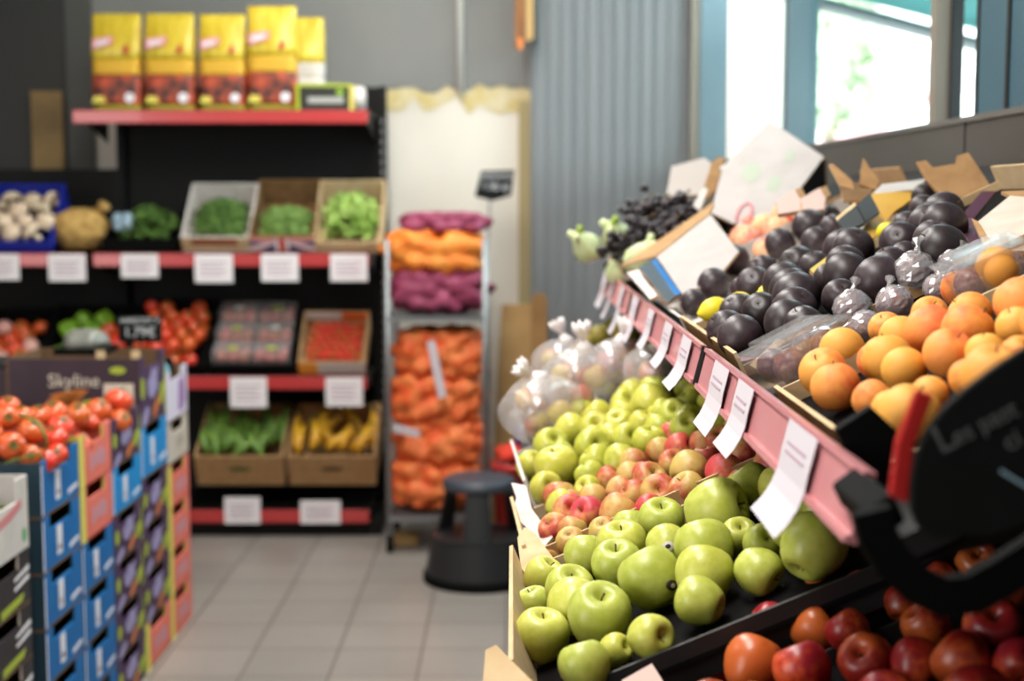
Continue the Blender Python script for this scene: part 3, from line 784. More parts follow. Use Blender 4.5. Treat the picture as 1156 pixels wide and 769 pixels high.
# peaches
T = Tray(UZ, US)
for px, py, d in [(848, 276, 33), (866, 283, 30), (866, 257, 31), (893, 247, 29), (845, 258, 26), (880, 236, 26), (905, 236, 24)]: T.put(px, py, d + 3)
T.relax()
T.fill(0.46, 0.74, 2.90, 3.17, 0.034, rg, avoid=T.inside([(835, 300), (835, 262), (860, 252), (900, 234), (920, 240), (900, 270), (860, 300)]))
T.bake(P_PEACH, 'pink and cream peach', 'peach', 'peaches beside the white carton', rg, 0.6)

# clear plastic punnets with pale plums between the plums and the apricots
def punnet(x, y, z0, s, L, Wd, h, label, cells, rr, rotz=0.0, fr=P_PLUM2, r=0.026, desc='pale purple plum', cat='plum', grp='pale plums in clear punnets', cross=True):
    M = slope_frame(x, y, z0, s, rotz); e = empty('plastic_punnet', M=M); w = Wd / 2; t = 0.0012
    b = MB(); b.box(0, L, -w, w, 0, t); b.box(0, t, -w, w, t, h); b.box(L - t, L, -w, w, t, h); b.box(t, L - t, -w, -w + t, t, h); b.box(t, L - t, w - t, w, t, h)
    b.build('punnet_tub', CLEAR, e)
    b = MB(); b.box(-0.004, L + 0.004, -w - 0.004, w + 0.004, h, h + 0.004); b.box(0.012, L - 0.012, -w + 0.012, w - 0.012, h + 0.004, h + 0.012)
    b.build('punnet_lid', CLEAR, e, bevel=0.003)
    tag(e, label, 'punnet')
    for i, (u, v) in enumerate(cells):
        c = copy_tree(fr); p = M @ Vector((u, v, r + 0.0015))
        c.matrix_world = Matrix.Translation(p) @ rot_to((rr.gauss(0, 0.6), rr.gauss(0, 0.6), 1), rr.uniform(0, 6)) @ Matrix.Scale(r * 2, 4)
        tag(c, f'{desc} inside the {label}'.replace('the clear', 'clear') if len(label.split()) < 10 else f'{desc} in a clear punnet', cat, grp)
    return e
CELL = [(0.032, -0.028), (0.032, 0.028), (0.088, -0.028), (0.088, 0.028)]
punnet(0.295, 1.60, UZ, US, 0.1, 0.1, 0.046, 'clear plastic punnet at the front edge beside the rail', [(0.026, -0.024), (0.026, 0.024), (0.074, -0.024), (0.074, 0.024)], rg, R(14), r=0.021)
punnet(0.50, 1.60, UZ, US, 0.09, 0.09, 0.045, 'clear plastic punnet higher up the slope behind the apricots', [(0.023, -0.022), (0.023, 0.022), (0.066, -0.022), (0.066, 0.022)], rg, R(-8), r=0.0205)
CRINKLE = clear_mat('crinkled_wrap', opacity=0.34, rough=0.16, white=0.16)
T = Tray(UZ, US)
WR = ['nearest the apricots', 'by the rail side of the plums', 'between the dark plums and the apricots', 'in the middle of the row', 'largest and pinkest, up the slope', 'smallest, up the slope behind the apricots', 'highest up the slope', 'beside the front plastic punnet']
for i, (px, py, d) in enumerate([(977, 370, 36), (932, 388, 40), (963, 350, 42), (1010, 343, 39), (1035, 308, 46), (1058, 326, 30), (1072, 298, 34), (905, 408, 36)]):
    T.put(px, py, d, label='pale purple plum in crinkled clear wrap, ' + WR[i])
T.relax(60)
for o in T.bake(P_PLUM2, '', 'plum', 'pale plums in crinkled clear wrap', rg, 0.6):
    rw = random.Random(len(o.name) + int(o.location.x * 1e4)); b = MB(); vs = []; fs = []; U, V = 22, 14
    for i in range(V + 1):
        t = -math.pi / 2 + math.pi * i / V
        for k in range(U):
            f = 2 * math.pi * k / U; q = 0.53 + rw.uniform(-0.012, 0.035)
            vs.append((q * math.cos(t) * math.cos(f), q * math.cos(t) * math.sin(f), q * math.sin(t)))
    for i in range(V):
        for k in range(U):
            p_, r_ = i * U + k, i * U + (k + 1) % U; fs.append((p_, r_, r_ + U, p_ + U))
    b.add(vs, fs)
    b.tube([(0, 0, 0.5), (0.05, 0, 0.66), (0.14, 0.06, 0.8)], [0.1, 0.05, 0.16], 7)
    b.build('wrap', CRINKLE, o)

# torn and folded cartons standing behind the fruit
tc_ = empty('upturned_carton', loc=W(870, 200, 3.1))
tag(tc_, 'large white upturned carton with a red mark leaning behind the plums', 'carton')
bpy.context.view_layer.update()
A, B_, Cc, D = W(802, 240, 3.34), W(869, 136, 3.62), W(930, 177, 3.44), W(862, 268, 3.22)
panel('front_panel', [A, W(815, 193, 3.46), W(811, 190, 3.47), W(820, 184, 3.48), B_, Cc, D], 0.006, [mat('greyed_white_card', (186, 177, 174), 0.85, (178, 169, 165), 18), KRAFT], tc_)
pc0, nrm = PLANES['front_panel']
A, B_, Cc, D = [EYE + (p - EYE) * ((pc0 - EYE).dot(nrm) / (p - EYE).dot(nrm)) for p in (A, B_, Cc, D)]
dv = nrm * 0.11
o_ = nrm * 0.007
panel('side_panel', [Cc + o_, D + o_, D + dv, Cc + dv], 0.006, [BLACK_CARD, BLACK_CARD], tc_)  # open side: black sheet stands in for the shaded inside
panel('side_panel', [A + o_, B_ + o_, B_ + dv, A + dv], 0.006, [KRAFT, KRAFT], tc_)
panel('top_panel', [B_ + o_, Cc + o_, Cc + dv, B_ + dv], 0.006, [KRAFT, KRAFT], tc_)
panel('corner_flap', [W(797, 205, 3.5), W(803, 184, 3.52), W(813, 176, 3.54), W(818, 180, 3.54), W(808, 215, 3.48), W(797, 225, 3.44)], 0.005, [KRAFT, KRAFT], tc_)
# red crayon mark and faint green prints on the white panel
def on_panel(px, py, O=pc0, n=nrm, off=0.0015):
    q = ray(px, py); Y = (O - EYE).dot(n) / q.dot(n); return EYE + q * Y - n * off
def stroke(name, pts, r, m, parent, f):
    P = [f(*p) for p in pts]
    o = MB().tube([p - parent.location for p in P], r, 6).build(name, m, parent, smooth=True); return o
stroke('red_mark', [(831, 252), (832, 243), (837, 234), (844, 230), (849, 233), (849, 241), (845, 247), (839, 250), (841, 255), (846, 259)], 0.0028, RED_PRINT, tc_, on_panel)
for pts in ([(836, 196), (842, 186), (853, 184), (860, 192), (856, 203), (844, 207)], [(864, 214), (868, 202), (880, 198), (882, 208), (874, 218)], [(884, 182), (892, 168), (898, 172), (893, 184)]):
    P = [on_panel(a, b2, off=0.0008) for a, b2 in pts]
    MB().prism([p - tc_.location for p in P], -nrm * 0.0004).build('faint_print', GREEN_PRINT, tc_)

def torn(name, label, sheets, cat='carton', group=None):
    first = sheets[0]
    c = sum((W(*p) for p in first[1]), Vector()) / len(first[1])
    e = empty(name, loc=c); bpy.context.view_layer.update()
    for nm, pts, th, m in sheets: panel(nm, [W(*p) for p in pts], th, m, e)
    tag(e, label, cat, group); return e
torn('torn_carton', 'brown carton flap with torn teeth standing against the dark panel', [
    ('torn_flap', [(1034, 183, 2.5), (1045, 181, 2.5), (1053, 189, 2.5), (1078, 185, 2.5), (1080, 176, 2.5), (1093, 172, 2.5), (1103, 187, 2.48), (1118, 210, 2.46), (1097, 222, 2.45), (1064, 224, 2.46), (1045, 202, 2.48)], 0.006, [KRAFT, KRAFT]),
    ('side_flap', [(1097, 222, 2.45), (1118, 210, 2.46), (1108, 226, 2.36), (1090, 236, 2.36)], 0.005, [PALE_KRAFT, KRAFT])])
torn('purple_carton', 'purple edged carton corner beside the torn brown flap', [
    ('edge_wall', [(1108, 216, 2.3), (1124, 216, 2.32), (1100, 246, 2.14), (1083, 246, 2.14)], 0.006, [mat('plum_card', (78, 34, 60), 0.55), KRAFT]),
    ('side_wall', [(1064, 247, 2.06), (1100, 246, 2.07), (1108, 279, 1.87), (1082, 284, 1.88)], 0.006, [MATS['plum_card'], KRAFT]),
    ('front_lip', [(1056, 298, 1.87), (1100, 270, 1.93), (1108, 281, 1.88), (1066, 309, 1.82)], 0.006, [MATS['plum_card'], KRAFT])])
torn('open_carton', 'greyish open carton at the right end of the upper tier', [
    ('wide_flap', [(1104, 250, 1.96), (1140, 221, 2.06), (1178, 224, 2.0), (1190, 282, 1.66), (1126, 284, 1.8)], 0.006, [BEIGE_CARD, KRAFT]),
    ('edge_flap', [(1096, 246, 1.98), (1104, 250, 1.962), (1126, 284, 1.802), (1114, 284, 1.82)], 0.005, [KRAFT, KRAFT]),
    ('back_flap', [(1130, 216, 2.16), (1178, 214, 2.12), (1178, 224, 2.04), (1140, 221, 2.08)], 0.005, [KRAFT, KRAFT])])
YC = mat('yellow_carton', (226, 172, 40), 0.55, (214, 158, 34), 6)
torn('yellow_carton', 'yellow carton with a white top edge among the plums', [
    ('inner_wall', [(984, 219, 2.62), (1034, 214, 2.7), (1028, 226, 2.62), (1008, 240, 2.52), (1000, 250, 2.46), (991, 236, 2.5)], 0.006, [YC, YC]),
    ('top_lip', [(984, 219, 2.62), (996, 208, 2.72), (1046, 202, 2.8), (1034, 214, 2.7)], 0.006, [WHITE_CARD, YC]),
    ('front_strip', [(970, 262, 2.34), (990, 238, 2.49), (1002, 252, 2.44), (984, 270, 2.3)], 0.006, [YC, YC]),
    ('low_strip', [(914, 304, 2.1), (952, 276, 2.22), (958, 282, 2.2), (922, 312, 2.07)], 0.006, [mat('pale_yellow_card', (206, 182, 92), 0.7), KRAFT])])
torn('black_carton', 'black carton strip folded over beside the yellow carton', [
    ('fold_wall', [(945, 249, 2.36), (966, 232, 2.42), (976, 251, 2.34), (954, 262, 2.3)], 0.006, [BLACK_CARD, BLACK_CARD]),
    ('end_wall', [(967, 231, 2.42), (982, 218, 2.48), (993, 239, 2.4), (977, 250, 2.34)], 0.006, [BLACK_CARD, BLACK_CARD]),
    ('top_edge', [(943, 246, 2.38), (965, 228, 2.45), (966, 232, 2.42), (945, 249, 2.36)], 0.004, [PALE_KRAFT, KRAFT])])
torn('ragged_carton', 'ragged brown carton ends pointing up beside the white carton', [
    ('torn_flap', [(935, 186, 2.75), (940, 185, 2.75), (962, 204, 2.72), (964, 214, 2.7), (948, 210, 2.72)], 0.006, [KRAFT, PALE_KRAFT]),
    ('pointed_flap', [(974, 178, 2.74), (992, 204, 2.72), (988, 214, 2.7), (970, 208, 2.72)], 0.006, [KRAFT, KRAFT]),
    ('end_wall', [(948, 206, 2.74), (990, 206, 2.74), (980, 224, 2.66), (952, 226, 2.66)], 0.006, [mat('brown_card', (128, 96, 58), 0.85, (112, 82, 48), 20), KRAFT])])
for i, (dx, dz, lab) in enumerate(((0, 0, 'pinkish carton corner tab standing left, above the peaches'), (28, -2, 'pinkish carton corner tab standing right, above the peaches'))):
    torn('corner_tab', lab, [('tab_face', [(876 + dx, 226 + dz, 2.8), (897 + dx, 214 + dz, 2.84), (904 + dx, 226 + dz, 2.8), (902 + dx, 238 + dz, 2.76), (878 + dx, 242 + dz, 2.74)], 0.008, [mat('rosy_card', (208, 178, 168), 0.75), KRAFT]),
                             ('tab_end', [(897 + dx, 214 + dz, 2.86), (905 + dx, 212 + dz, 2.88), (910 + dx, 222 + dz, 2.84), (904 + dx, 226 + dz, 2.82)], 0.006, [KRAFT, KRAFT])], 'carton')
torn('white_board', 'white card leaning behind the dark grapes', [
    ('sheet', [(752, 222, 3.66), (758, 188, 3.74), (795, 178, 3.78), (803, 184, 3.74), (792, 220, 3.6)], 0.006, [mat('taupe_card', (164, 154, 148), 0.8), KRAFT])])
torn('kraft_divider', 'kraft carton edge running up beside the empty white carton', [
    ('edge_strip', [(700, 300, 3.06), (716, 290, 3.08), (806, 228, 3.28), (802, 240, 3.22), (742, 288, 3.04)], 0.006, [KRAFT, PALE_KRAFT]),
    ('white_fold', [(782, 232, 3.38), (794, 212, 3.4), (799, 213, 3.4), (790, 238, 3.36)], 0.005, [WHITE_CARD, WHITE_CARD])])
torn('blue_flap_carton', 'dark blue printed flap folded out over the price rail', [
    ('dark_flap', [(721, 302, 2.75), (735, 294, 2.8), (762, 334, 2.52), (754, 342, 2.5)], 0.005, [TEAL_DARK, KRAFT]),
    ('blue_edge', [(735, 294, 2.801), (740, 292, 2.82), (769, 331, 2.54), (762, 334, 2.521)], 0.005, [BLUE_CARD, KRAFT]),
    ('white_edge', [(708, 308, 2.82), (722, 304, 2.8), (742, 334, 2.6), (734, 338, 2.6)], 0.005, [WHITE_CARD, KRAFT])])
torn('kraft_flap', 'small kraft carton edge with purple print by the near plums', [
    ('flap_face', [(846, 412, 1.72), (882, 378, 1.8), (886, 384, 1.79), (856, 418, 1.7)], 0.005, [PALE_KRAFT, KRAFT]),
    ('print_strip', [(864, 396, 1.757), (882, 380, 1.797), (885, 386, 1.785), (868, 402, 1.745)], 0.002, [MATS['plum_card'], MATS['plum_card']])])
torn('apple_carton_flap', 'pale kraft carton corner standing up at the very bottom, left of apples', [
    ('corner_flap', [(548, 734, 1.36), (560, 728, 1.37), (604, 772, 1.3), (604, 830, 1.27), (540, 830, 1.29)], 0.006, [PALE_KRAFT, KRAFT])])
torn('card_tip', 'greyish pink carton tip between the green and red apples', [
    ('tip', [(702, 768, 1.31), (736, 749, 1.335), (752, 775, 1.3), (740, 800, 1.28), (700, 800, 1.28)], 0.006, [mat('rosy_card', (208, 178, 168)), KRAFT])])

# dark grapes and fennel at the far end of the upper tier
M_GRAPE = fruit_mat('grape_skin', (34, 26, 34), (52, 40, 44), 0.35, 10, 0.3, 0.7, 0.2)
def grape_bunch(px, py, Y, n, sz, label, seed):
    rr = random.Random(seed); c = W(px, py, Y); e = empty('grape_bunch', loc=c)
    b = MB()
    for i in range(n):
        p = Vector((rr.gauss(0, 0.5), rr.gauss(0, 0.5), rr.gauss(0, 0.35))) * sz
        b.ball(p, rr.uniform(0.009, 0.0115), 10, 7)
    o = b.build('berries', M_GRAPE, e, smooth=True); o['kind'] = 'stuff'
    MB().tube([(0, 0, 0), (0.01, 0.01, sz * 0.6), (0.03, 0, sz * 0.95)], 0.0025, 6).build('stalk', mat('grape_stalk', (120, 96, 52), 0.8), e)
    tag(e, label, 'grapes', 'dark grape bunches on the upper tier')
for i, a in enumerate([(742, 245, 3.48, 60, 0.06, 'dark grape bunch against the white card'), (765, 238, 3.5, 60, 0.055, 'dark grape bunch furthest up the slope'), (726, 262, 3.44, 50, 0.05, 'dark grape bunch in the middle of the grape carton'), (757, 262, 3.4, 50, 0.05, 'dark grape bunch beside the kraft carton edge'), (706, 282, 3.46, 50, 0.05, 'dark grape bunch between the two fennel heads'), (722, 240, 3.6, 40, 0.05, 'dark grape bunch at the back of the grape carton')]): grape_bunch(*a, seed=20 + i)
M_FENNEL = mat('fennel_white', (226, 230, 190), 0.45, (196, 212, 132), 18)
M_FROND = mat('frond_green', (140, 160, 60), 0.7)
def fennel(px, py, Y, s_, d, label):
    e = empty('fennel_bulb', loc=W(px, py, Y))
    MB().lathe([(0.0, -0.5), (0.22, -0.48), (0.42, -0.3), (0.5, -0.05), (0.42, 0.25), (0.28, 0.5), (0.2, 0.7)], 18, mod=lambda a, z: 1 + 0.08 * math.cos(4 * a + z)).build('bulb', M_FENNEL, e, smooth=True)
    for k in range(3):
        a = k * 2.1
        MB().tube([(0.1 * math.cos(a), 0.1 * math.sin(a), 0.5), (0.16 * math.cos(a), 0.16 * math.sin(a), 0.7), (0.26 * math.cos(a), 0.26 * math.sin(a), 0.86)], [0.14, 0.13, 0.11], 8).build('stalk', M_FENNEL if k else M_FROND, e, smooth=True)
    e.matrix_world = Matrix.Translation(W(px, py, Y)) @ rot_to(d, 0.4) @ Matrix.Scale(s_, 4)
    tag(e, label, 'fennel')
fennel(663, 280, 3.62, 0.075, (-0.5, -0.5, 0.6), 'pale fennel bulb at the far end of the price rail')
fennel(697, 270, 3.72, 0.085, (-0.3, -0.6, 0.5), 'yellow green fennel bulb behind the end one')
fennel(703, 306, 3.5, 0.085, (0.3, -0.6, 0.6), 'white fennel bulb over the price rail by the blue flap')
fennel(722, 292, 3.36, 0.075, (0.5, -0.4, 0.6), 'white fennel bulb next to the dark blue flap')

# hanging paper price tags on the pink rail ---------------------------------------
def price_tag(y, w, h, swing, label, twist=0.0):
    w *= 1.3; h *= 0.92
    M = rail_frame(y) @ Matrix.Translation((0.0075, 0, 0.016))
    e = empty('price_tag', M=M)
    n = 6; vs = []; fs = []
    for i in range(n + 1):
        t = i / n; a = swing * min(1, t * 1.6)
        vs.append((-w / 2, t))
    # bent sheet: flat over the rail, then swinging out towards the aisle
    P = [(0.0, 0.008)]; ang = 0.0
    for i in range(n):
        ang = tilt * -1 + (swing) * (0 if i < 2 else (i - 1) / (n - 2)) if i >= 2 else 0.0
        x, z = P[-1]; P.append((x + math.sin(ang) * h / n, z - math.cos(ang) * h / n))
    b = MB(); th = 0.0006
    for i in range(n):
        (x0, z0), (x1, z1) = P[i], P[i + 1]
        b.add([(x0, -w / 2, z0), (x0, w / 2, z0), (x1, w / 2, z1), (x1, -w / 2, z1), (x0 - th, -w / 2, z0), (x0 - th, w / 2, z0), (x1 - th, w / 2, z1), (x1 - th, -w / 2, z1)],
              [(0, 1, 2, 3), (7, 6, 5, 4), (1, 5, 6, 2), (0, 3, 7, 4)])
    pp = b.build('paper', PAPER, e)
    # faint printed lines
    (x0, z0), (x1, z1) = P[1], P[2]
    b = MB()
    for k in range(2):
        b.box(0.0003, 0.0007, -w * 0.35, w * 0.3, -0.012 - 0.008 * k, -0.0095 - 0.008 * k)
    b.build('printed_lines', mat('faint_ink', (176, 150, 164), 0.8), pp)
    tag(e, label, 'price tag', 'paper price tags hanging from the pink rail')
for i, (px, w, h, sw, lab) in enumerate([
        (912, 0.09, 0.098, 0.75, 'largest white price tag, nearest on the pink rail'),
        (846, 0.075, 0.085, 0.7, 'white price tag second along the rail, above the blush apples'),
        (818, 0.085, 0.09, 0.6, 'white price tag third along the rail, near the first black joint'),
        (778, 0.075, 0.085, 0.8, 'white price tag just past the first black joint of the rail'),
        (757, 0.075, 0.08, 0.7, 'white price tag second past the first black joint'),
        (737, 0.07, 0.08, 0.6, 'white price tag third past the first black joint'),
        (719, 0.09, 0.1, 0.5, 'white price tag just before the second black joint'),
        (704, 0.06, 0.12, 0.5, 'narrow white price tag beyond the second black joint'),
        (693, 0.06, 0.11, 0.5, 'narrow white price tag second from the far rail end'),
        (685, 0.13, 0.1, 0.5, 'white price tag at the far end of the pink rail')]):
    price_tag(RX * FPX / (px - 578), w, h, sw, lab)

# ---- near black slate sign with red clip hanging at the rack's end
sg = empty('slate_sign', loc=W(1120, 520, 0.9)); bpy.context.view_layer.update()
tag(sg, 'black slate price sign with white lettering and red clip, nearest the camera', 'sign')
Ys = 0.9
def SP(px, py, dy=0.0): return W(px, py, Ys + dy) - sg.location
outl = [(1028, 575), (1028, 545), (1034, 512), (1047, 484), (1066, 460), (1092, 437), (1124, 413), (1160, 390), (1210, 362), (1262, 345), (1290, 372), (1304, 430), (1296, 500), (1262, 548), (1200, 580), (1120, 606), (1060, 608), (1036, 596)]
MB().prism([SP(*p) for p in outl], (0, 0.006, 0)).build('board', SLATE, sg, bevel=0.002); sgb = sg.children[0]
ang = R(27)
def sign_text(s, px, py, size):
    p = SP(px, py, -0.0012)
    M = Matrix.Translation(p) @ Matrix.Rotation(math.pi / 2, 4, 'X') @ Matrix.Rotation(ang, 4, 'Z')
    text_mesh(s, size, M, mat('worn_chalk', (96, 98, 98), 0.9), sgb, align='LEFT')  # letters in a darker grey than the other chalk
sign_text('L', 1056, 501, 0.026)
sign_text('es past', 1076, 496, 0.016)
sign_text('ci', 1134, 502, 0.017)
MB().tube([SP(1130, 532, -0.003), SP(1158, 549, -0.003), SP(1180, 560, -0.003)], 0.0011, 6).build('chalk_line', mat('chalk_blue', (150, 180, 196), 0.8), sg)  # thin pale blue streak across the board
RC = mat('red_clip', (196, 36, 34), 0.4)
MB().prism([SP(1004, 560, 0.008), SP(1012, 500, 0.008), SP(1034, 440, 0.008), SP(1056, 446, 0.008), SP(1034, 500, 0.008), SP(1026, 570, 0.008)], (0, 0.006, 0)).build('clip', RC, sg, bevel=0.002)
# black hook arm that carries the sign, looping below it
arm = [(985, 578), (992, 606), (1008, 634), (1034, 660), (1066, 676), (1100, 672), (1136, 652), (1180, 622), (1230, 588)]
b = MB()
inn = []; out_ = []
for i, p in enumerate(arm):
    a = Vector(arm[max(i - 1, 0)]); c = Vector(arm[min(i + 1, len(arm) - 1)]); t = (c - a).normalized(); nn = Vector((-t.y, t.x)) * (22 if i < 7 else 20)
    out_.append((p[0] + nn.x, p[1] + nn.y)); inn.append((p[0] - nn.x, p[1] - nn.y))
for i in range(len(arm) - 1):
    b.prism([SP(*out_[i], 0.012), SP(*inn[i], 0.012), SP(*inn[i + 1], 0.012), SP(*out_[i + 1], 0.012)], (0, 0.012, 0))
b.build('hook_arm', BLACK_PLASTIC, sg)
MB().prism([SP(975, 580, 0.03), SP(1008, 556, 0.03), SP(1024, 590, 0.03), SP(990, 610, 0.03)], (0, 0.1, 0)).build('holder_block', BLACK_PLASTIC, sg, bevel=0.003)
torn('rail_end_bracket', 'black bracket plate at the near end of the pink rail', [
    ('bracket_plate', [(944, 486, 1.1), (984, 460, 1.1), (1012, 486, 1.1), (1000, 552, 1.1), (960, 520, 1.1)], 0.012, [BLACK_PLASTIC, BLACK_PLASTIC])], 'bracket')

# ---- bagged apples at the far end of the lower tier
def apple_bag(px, py, Y, rad, nap, label, seed, tail, small=0.025):
    rr = random.Random(seed); c = Tray(LZ + 0.004, LS).solve(px, py, 2.0 * rad * FPX / Y)[0]; e = empty('apple_bag', loc=c - Vector((0, 0, rad * 0.8)))
    b = MB(); n = 12; prof = []
    for i in range(n + 1):
        t = -math.pi / 2 + math.pi * 0.88 * i / n
        prof.append((max(0.0, math.cos(t)) * rad, math.sin(t) * rad * 0.85 + rad * 0.8))
    ph = [rr.uniform(0, 6) for _ in range(4)]
    cr = random.Random(seed + 5); md = lambda a, z: 1 + cr.uniform(-0.022, 0.022) + 0.03 * math.sin(9 * a + ph[2] + z * 60) + 0.07 * math.cos(3 * a + ph[0] + z * 30) + 0.05 * math.cos(5 * a + ph[1] - z * 40)
    b.lathe(prof, 28, mod=md).build('film', FILM, e, smooth=True)
    z0 = rad * 1.6
    b = MB()
    td = Vector(tail).normalized()
    top = Vector((0, 0, z0 - 0.01))
    b.tube([top, top + td * rad * 0.3], [rad * 0.28, rad * 0.08], 10)
    for k in range(7):
        a = 2 * math.pi * k / 7; w = td.orthogonal().normalized(); u = td.cross(w)
        dd = (td + (w * math.cos(a) + u * math.sin(a)) * 0.5).normalized()
        s0 = top + td * rad * 0.3
        b.tube([s0, s0 + dd * rad * 0.35, s0 + dd * rad * 0.5], [rad * 0.05, rad * 0.09, rad * 0.02], 5)
    b.build('tied_neck', mat('milky_film', (236, 226, 224), 0.35), e, smooth=True)
    tag(e, label, 'bag', 'clear bags of apples')
    pts = []
    for k in range(nap * 60):
        p = Vector((rr.uniform(-1, 1), rr.uniform(-1, 1), rr.uniform(-1, 1)))
        if p.length > 1: continue
        p = Vector((p.x * (rad * 0.88 - small), p.y * (rad * 0.88 - small), p.z * (rad * 0.78 - small) + rad * 0.8))
        if all((p - q).length > 2.0 * small for q in pts): pts.append(p)
        if len(pts) >= nap: break
    for p in pts:
        a = copy_tree(P_BAG)
        a.matrix_world = Matrix.Translation(e.location + p) @ rot_to((rr.gauss(0, 1), rr.gauss(0, 1), 1), rr.uniform(0, 6)) @ Matrix.Scale(small * 2, 4)
        tag(a, 'red and yellow apple inside the ' + label, 'apple', 'apples inside ' + label)
bpy.context.view_layer.update()
for i, a in enumerate([(612, 462, 3.0, 0.082, 14, 'clear bag with a white twisted neck', (-0.9, -0.2, 0.6)), (660, 430, 3.02, 0.085, 14, 'clear bag with a spiky pink neck', (-0.15, -0.2, 1)), (700, 416, 3.06, 0.075, 11, 'clear bag nearest the rail', (0.2, -0.2, 1)), (602, 478, 2.84, 0.05, 6, 'small clear bag behind the yellow apples', (-0.9, 0.3, 0.4)), (738, 418, 2.86, 0.06, 8, 'clear bag under the price tags', (0.4, 0.2, 0.5)), (640, 415, 3.3, 0.08, 10, 'clear bag furthest away', (-0.4, 0.2, 0.8))]):
    apple_bag(*a[:5], a[5], 40 + i, a[6])
T = Tray(LZ + 0.02, LS)
for px, py, d in [(690, 374, 20), (704, 372, 20), (716, 382, 20), (728, 376, 20), (740, 388, 20), (676, 384, 19), (752, 396, 20), (664, 392, 18)]: T.put(px, py, d + 8)
T.relax()
T.bake(P_PEAR, 'yellow brown pear', 'pear', 'pears behind the bagged apples', rg, 0.9)
# ------------------------------------------------------------------ stacks of printed cartons on the left
SX = -1.12                     # aisle face of the stacks
def stack_carton(style, y0, y1, z, h, label, group, name='carton', depth=0.4, fill=None):
    """open carton, end face with a hand hole towards the aisle (+x); origin at its base"""
    w = (y1 - y0); e = empty(name, loc=(SX - depth / 2, (y0 + y1) / 2, z)); hx = depth / 2; hy = w / 2; t = 0.006; h -= 0.002
    S = STY[style]; face, near, inner = S['face'], S['near'], S['inner']
    mats = [face, inner, near]
    b = MB(); b.box(-hx, hx, -hy, hy, 0, t, 1); b.box(-hx, -hx + t, -hy, hy, t, h, 1); b.box(-hx + t, hx - t, hy - t, hy, t, h, 1)
    b.build('carton_tray', mats, e)
    b = MB(); b.box(-hx + t, hx - t, -hy, -hy + t, t, h, {'-y': 2, 'o': 1}); b.build('long_side', mats, e)
    # end face: low middle with a hand hole cut from the top
    b = MB(); k = {'-x': 1, '-y': 2, 'o': 0}; ho = h - S.get('hole', 0.036)
    b.box(hx - t, hx, -hy, hy, t, ho, k)
    b.box(hx - t, hx, -hy, -hy * 0.62, ho, h, k); b.box(hx - t, hx, hy * 0.5, hy, ho, h, k)
    ef = b.build('end_face', mats, e)
    X = hx + 0.0007
    def q(m, pts, nm):
        bb = MB(); bb.prism([(X - 0.0007, a * hy, c * h) for a, c in pts], (0.0007, 0, 0)); bb.build(nm, m, ef)
    for m, pts, nm in S['prints']: q(m, pts, nm)
    tag(e, label, 'carton', group)
    return e
def ell(cx, cz, a, c, n=12, rot=0):
    out = []
    for i in range(n):
        t = 2 * math.pi * i / n; x, z = a * math.cos(t), c * math.sin(t)
        out.append((cx + x * math.cos(rot) - z * math.sin(rot), cz + x * math.sin(rot) + z * math.cos(rot)))
    return out
bluep = [(WHITE_PRINT, [(-0.28, 0.18), (-0.02, 0.18), (-0.02, 0.72), (-0.28, 0.72)], 'white_strip'),
         (RED_PRINT, [(-0.22, 0.26), (-0.08, 0.26), (-0.08, 0.36), (-0.22, 0.36)], 'small_mark'),
         (WHITE_PRINT, [(0.38, 0.14), (0.9, 0.2), (0.9, 0.27), (0.6, 0.25), (0.38, 0.22)], 'white_script'),
         (WHITE_PRINT, [(-0.98, 0.05), (-0.93, 0.05), (-0.93, 0.95), (-0.98, 0.95)], 'edge_line')]
purp = [(LEAF_PRINT, ell(-0.78, 0.55, 0.13, 0.16), 'leaf_mark'),
        (LAVENDER, [(-0.35, 0.42), (-0.1, 0.34), (0.15, 0.4), (0.38, 0.48), (0.3, 0.62), (0.42, 0.8), (0.12, 0.72), (0.0, 0.82), (-0.2, 0.66), (-0.38, 0.62)], 'lavender_logo'),
        (LAVENDER, ell(-0.6, 0.13, 0.28, 0.1, rot=0.35), 'lavender_leaf'),
        (ORANGE_PRINT, ell(0.22, 0.2, 0.3, 0.09, rot=0.4), 'carrot_print'),
        (LEAF_PRINT, ell(0.68, 0.36, 0.26, 0.13, rot=0.5), 'green_print'),
        (LEAF_PRINT, [(0.88, 0.05), (0.97, 0.05), (0.97, 0.9), (0.9, 0.7)], 'edge_leaf')]
pinkp = [(YELLOW_PRINT, [(-1, 0), (-0.7, 0), (-0.74, 1), (-1, 1)], 'yellow_stripe'),
         (mat('mauve_print', (200, 138, 148), 0.6), [(-0.35, 0.2), (0.0, 0.3), (0.6, 0.24), (0.65, 0.45), (0.3, 0.62), (0.0, 0.5), (-0.3, 0.56)], 'mauve_logo')]
wht = [(mat('violet_print', (150, 112, 168), 0.6), [(0.1, 0.15), (0.5, 0.1), (0.8, 0.3), (0.7, 0.9), (0.4, 0.7), (0.2, 0.8)], 'violet_logo')]
wht2 = [(mat('red_script', (206, 128, 130), 0.6), [(-0.4, 0.45), (0.2, 0.5), (0.7, 0.6), (0.7, 0.72), (0.1, 0.62), (-0.4, 0.56)], 'red_script'), (mat('green_dot', (90, 160, 100), 0.6), ell(0.8, 0.2, 0.1, 0.1), 'green_dot')]
bei = [(mat('taupe_print', (170, 158, 146), 0.7), [(-0.2, 0.3), (0.5, 0.35), (0.5, 0.6), (-0.2, 0.55)], 'grey_mark')]
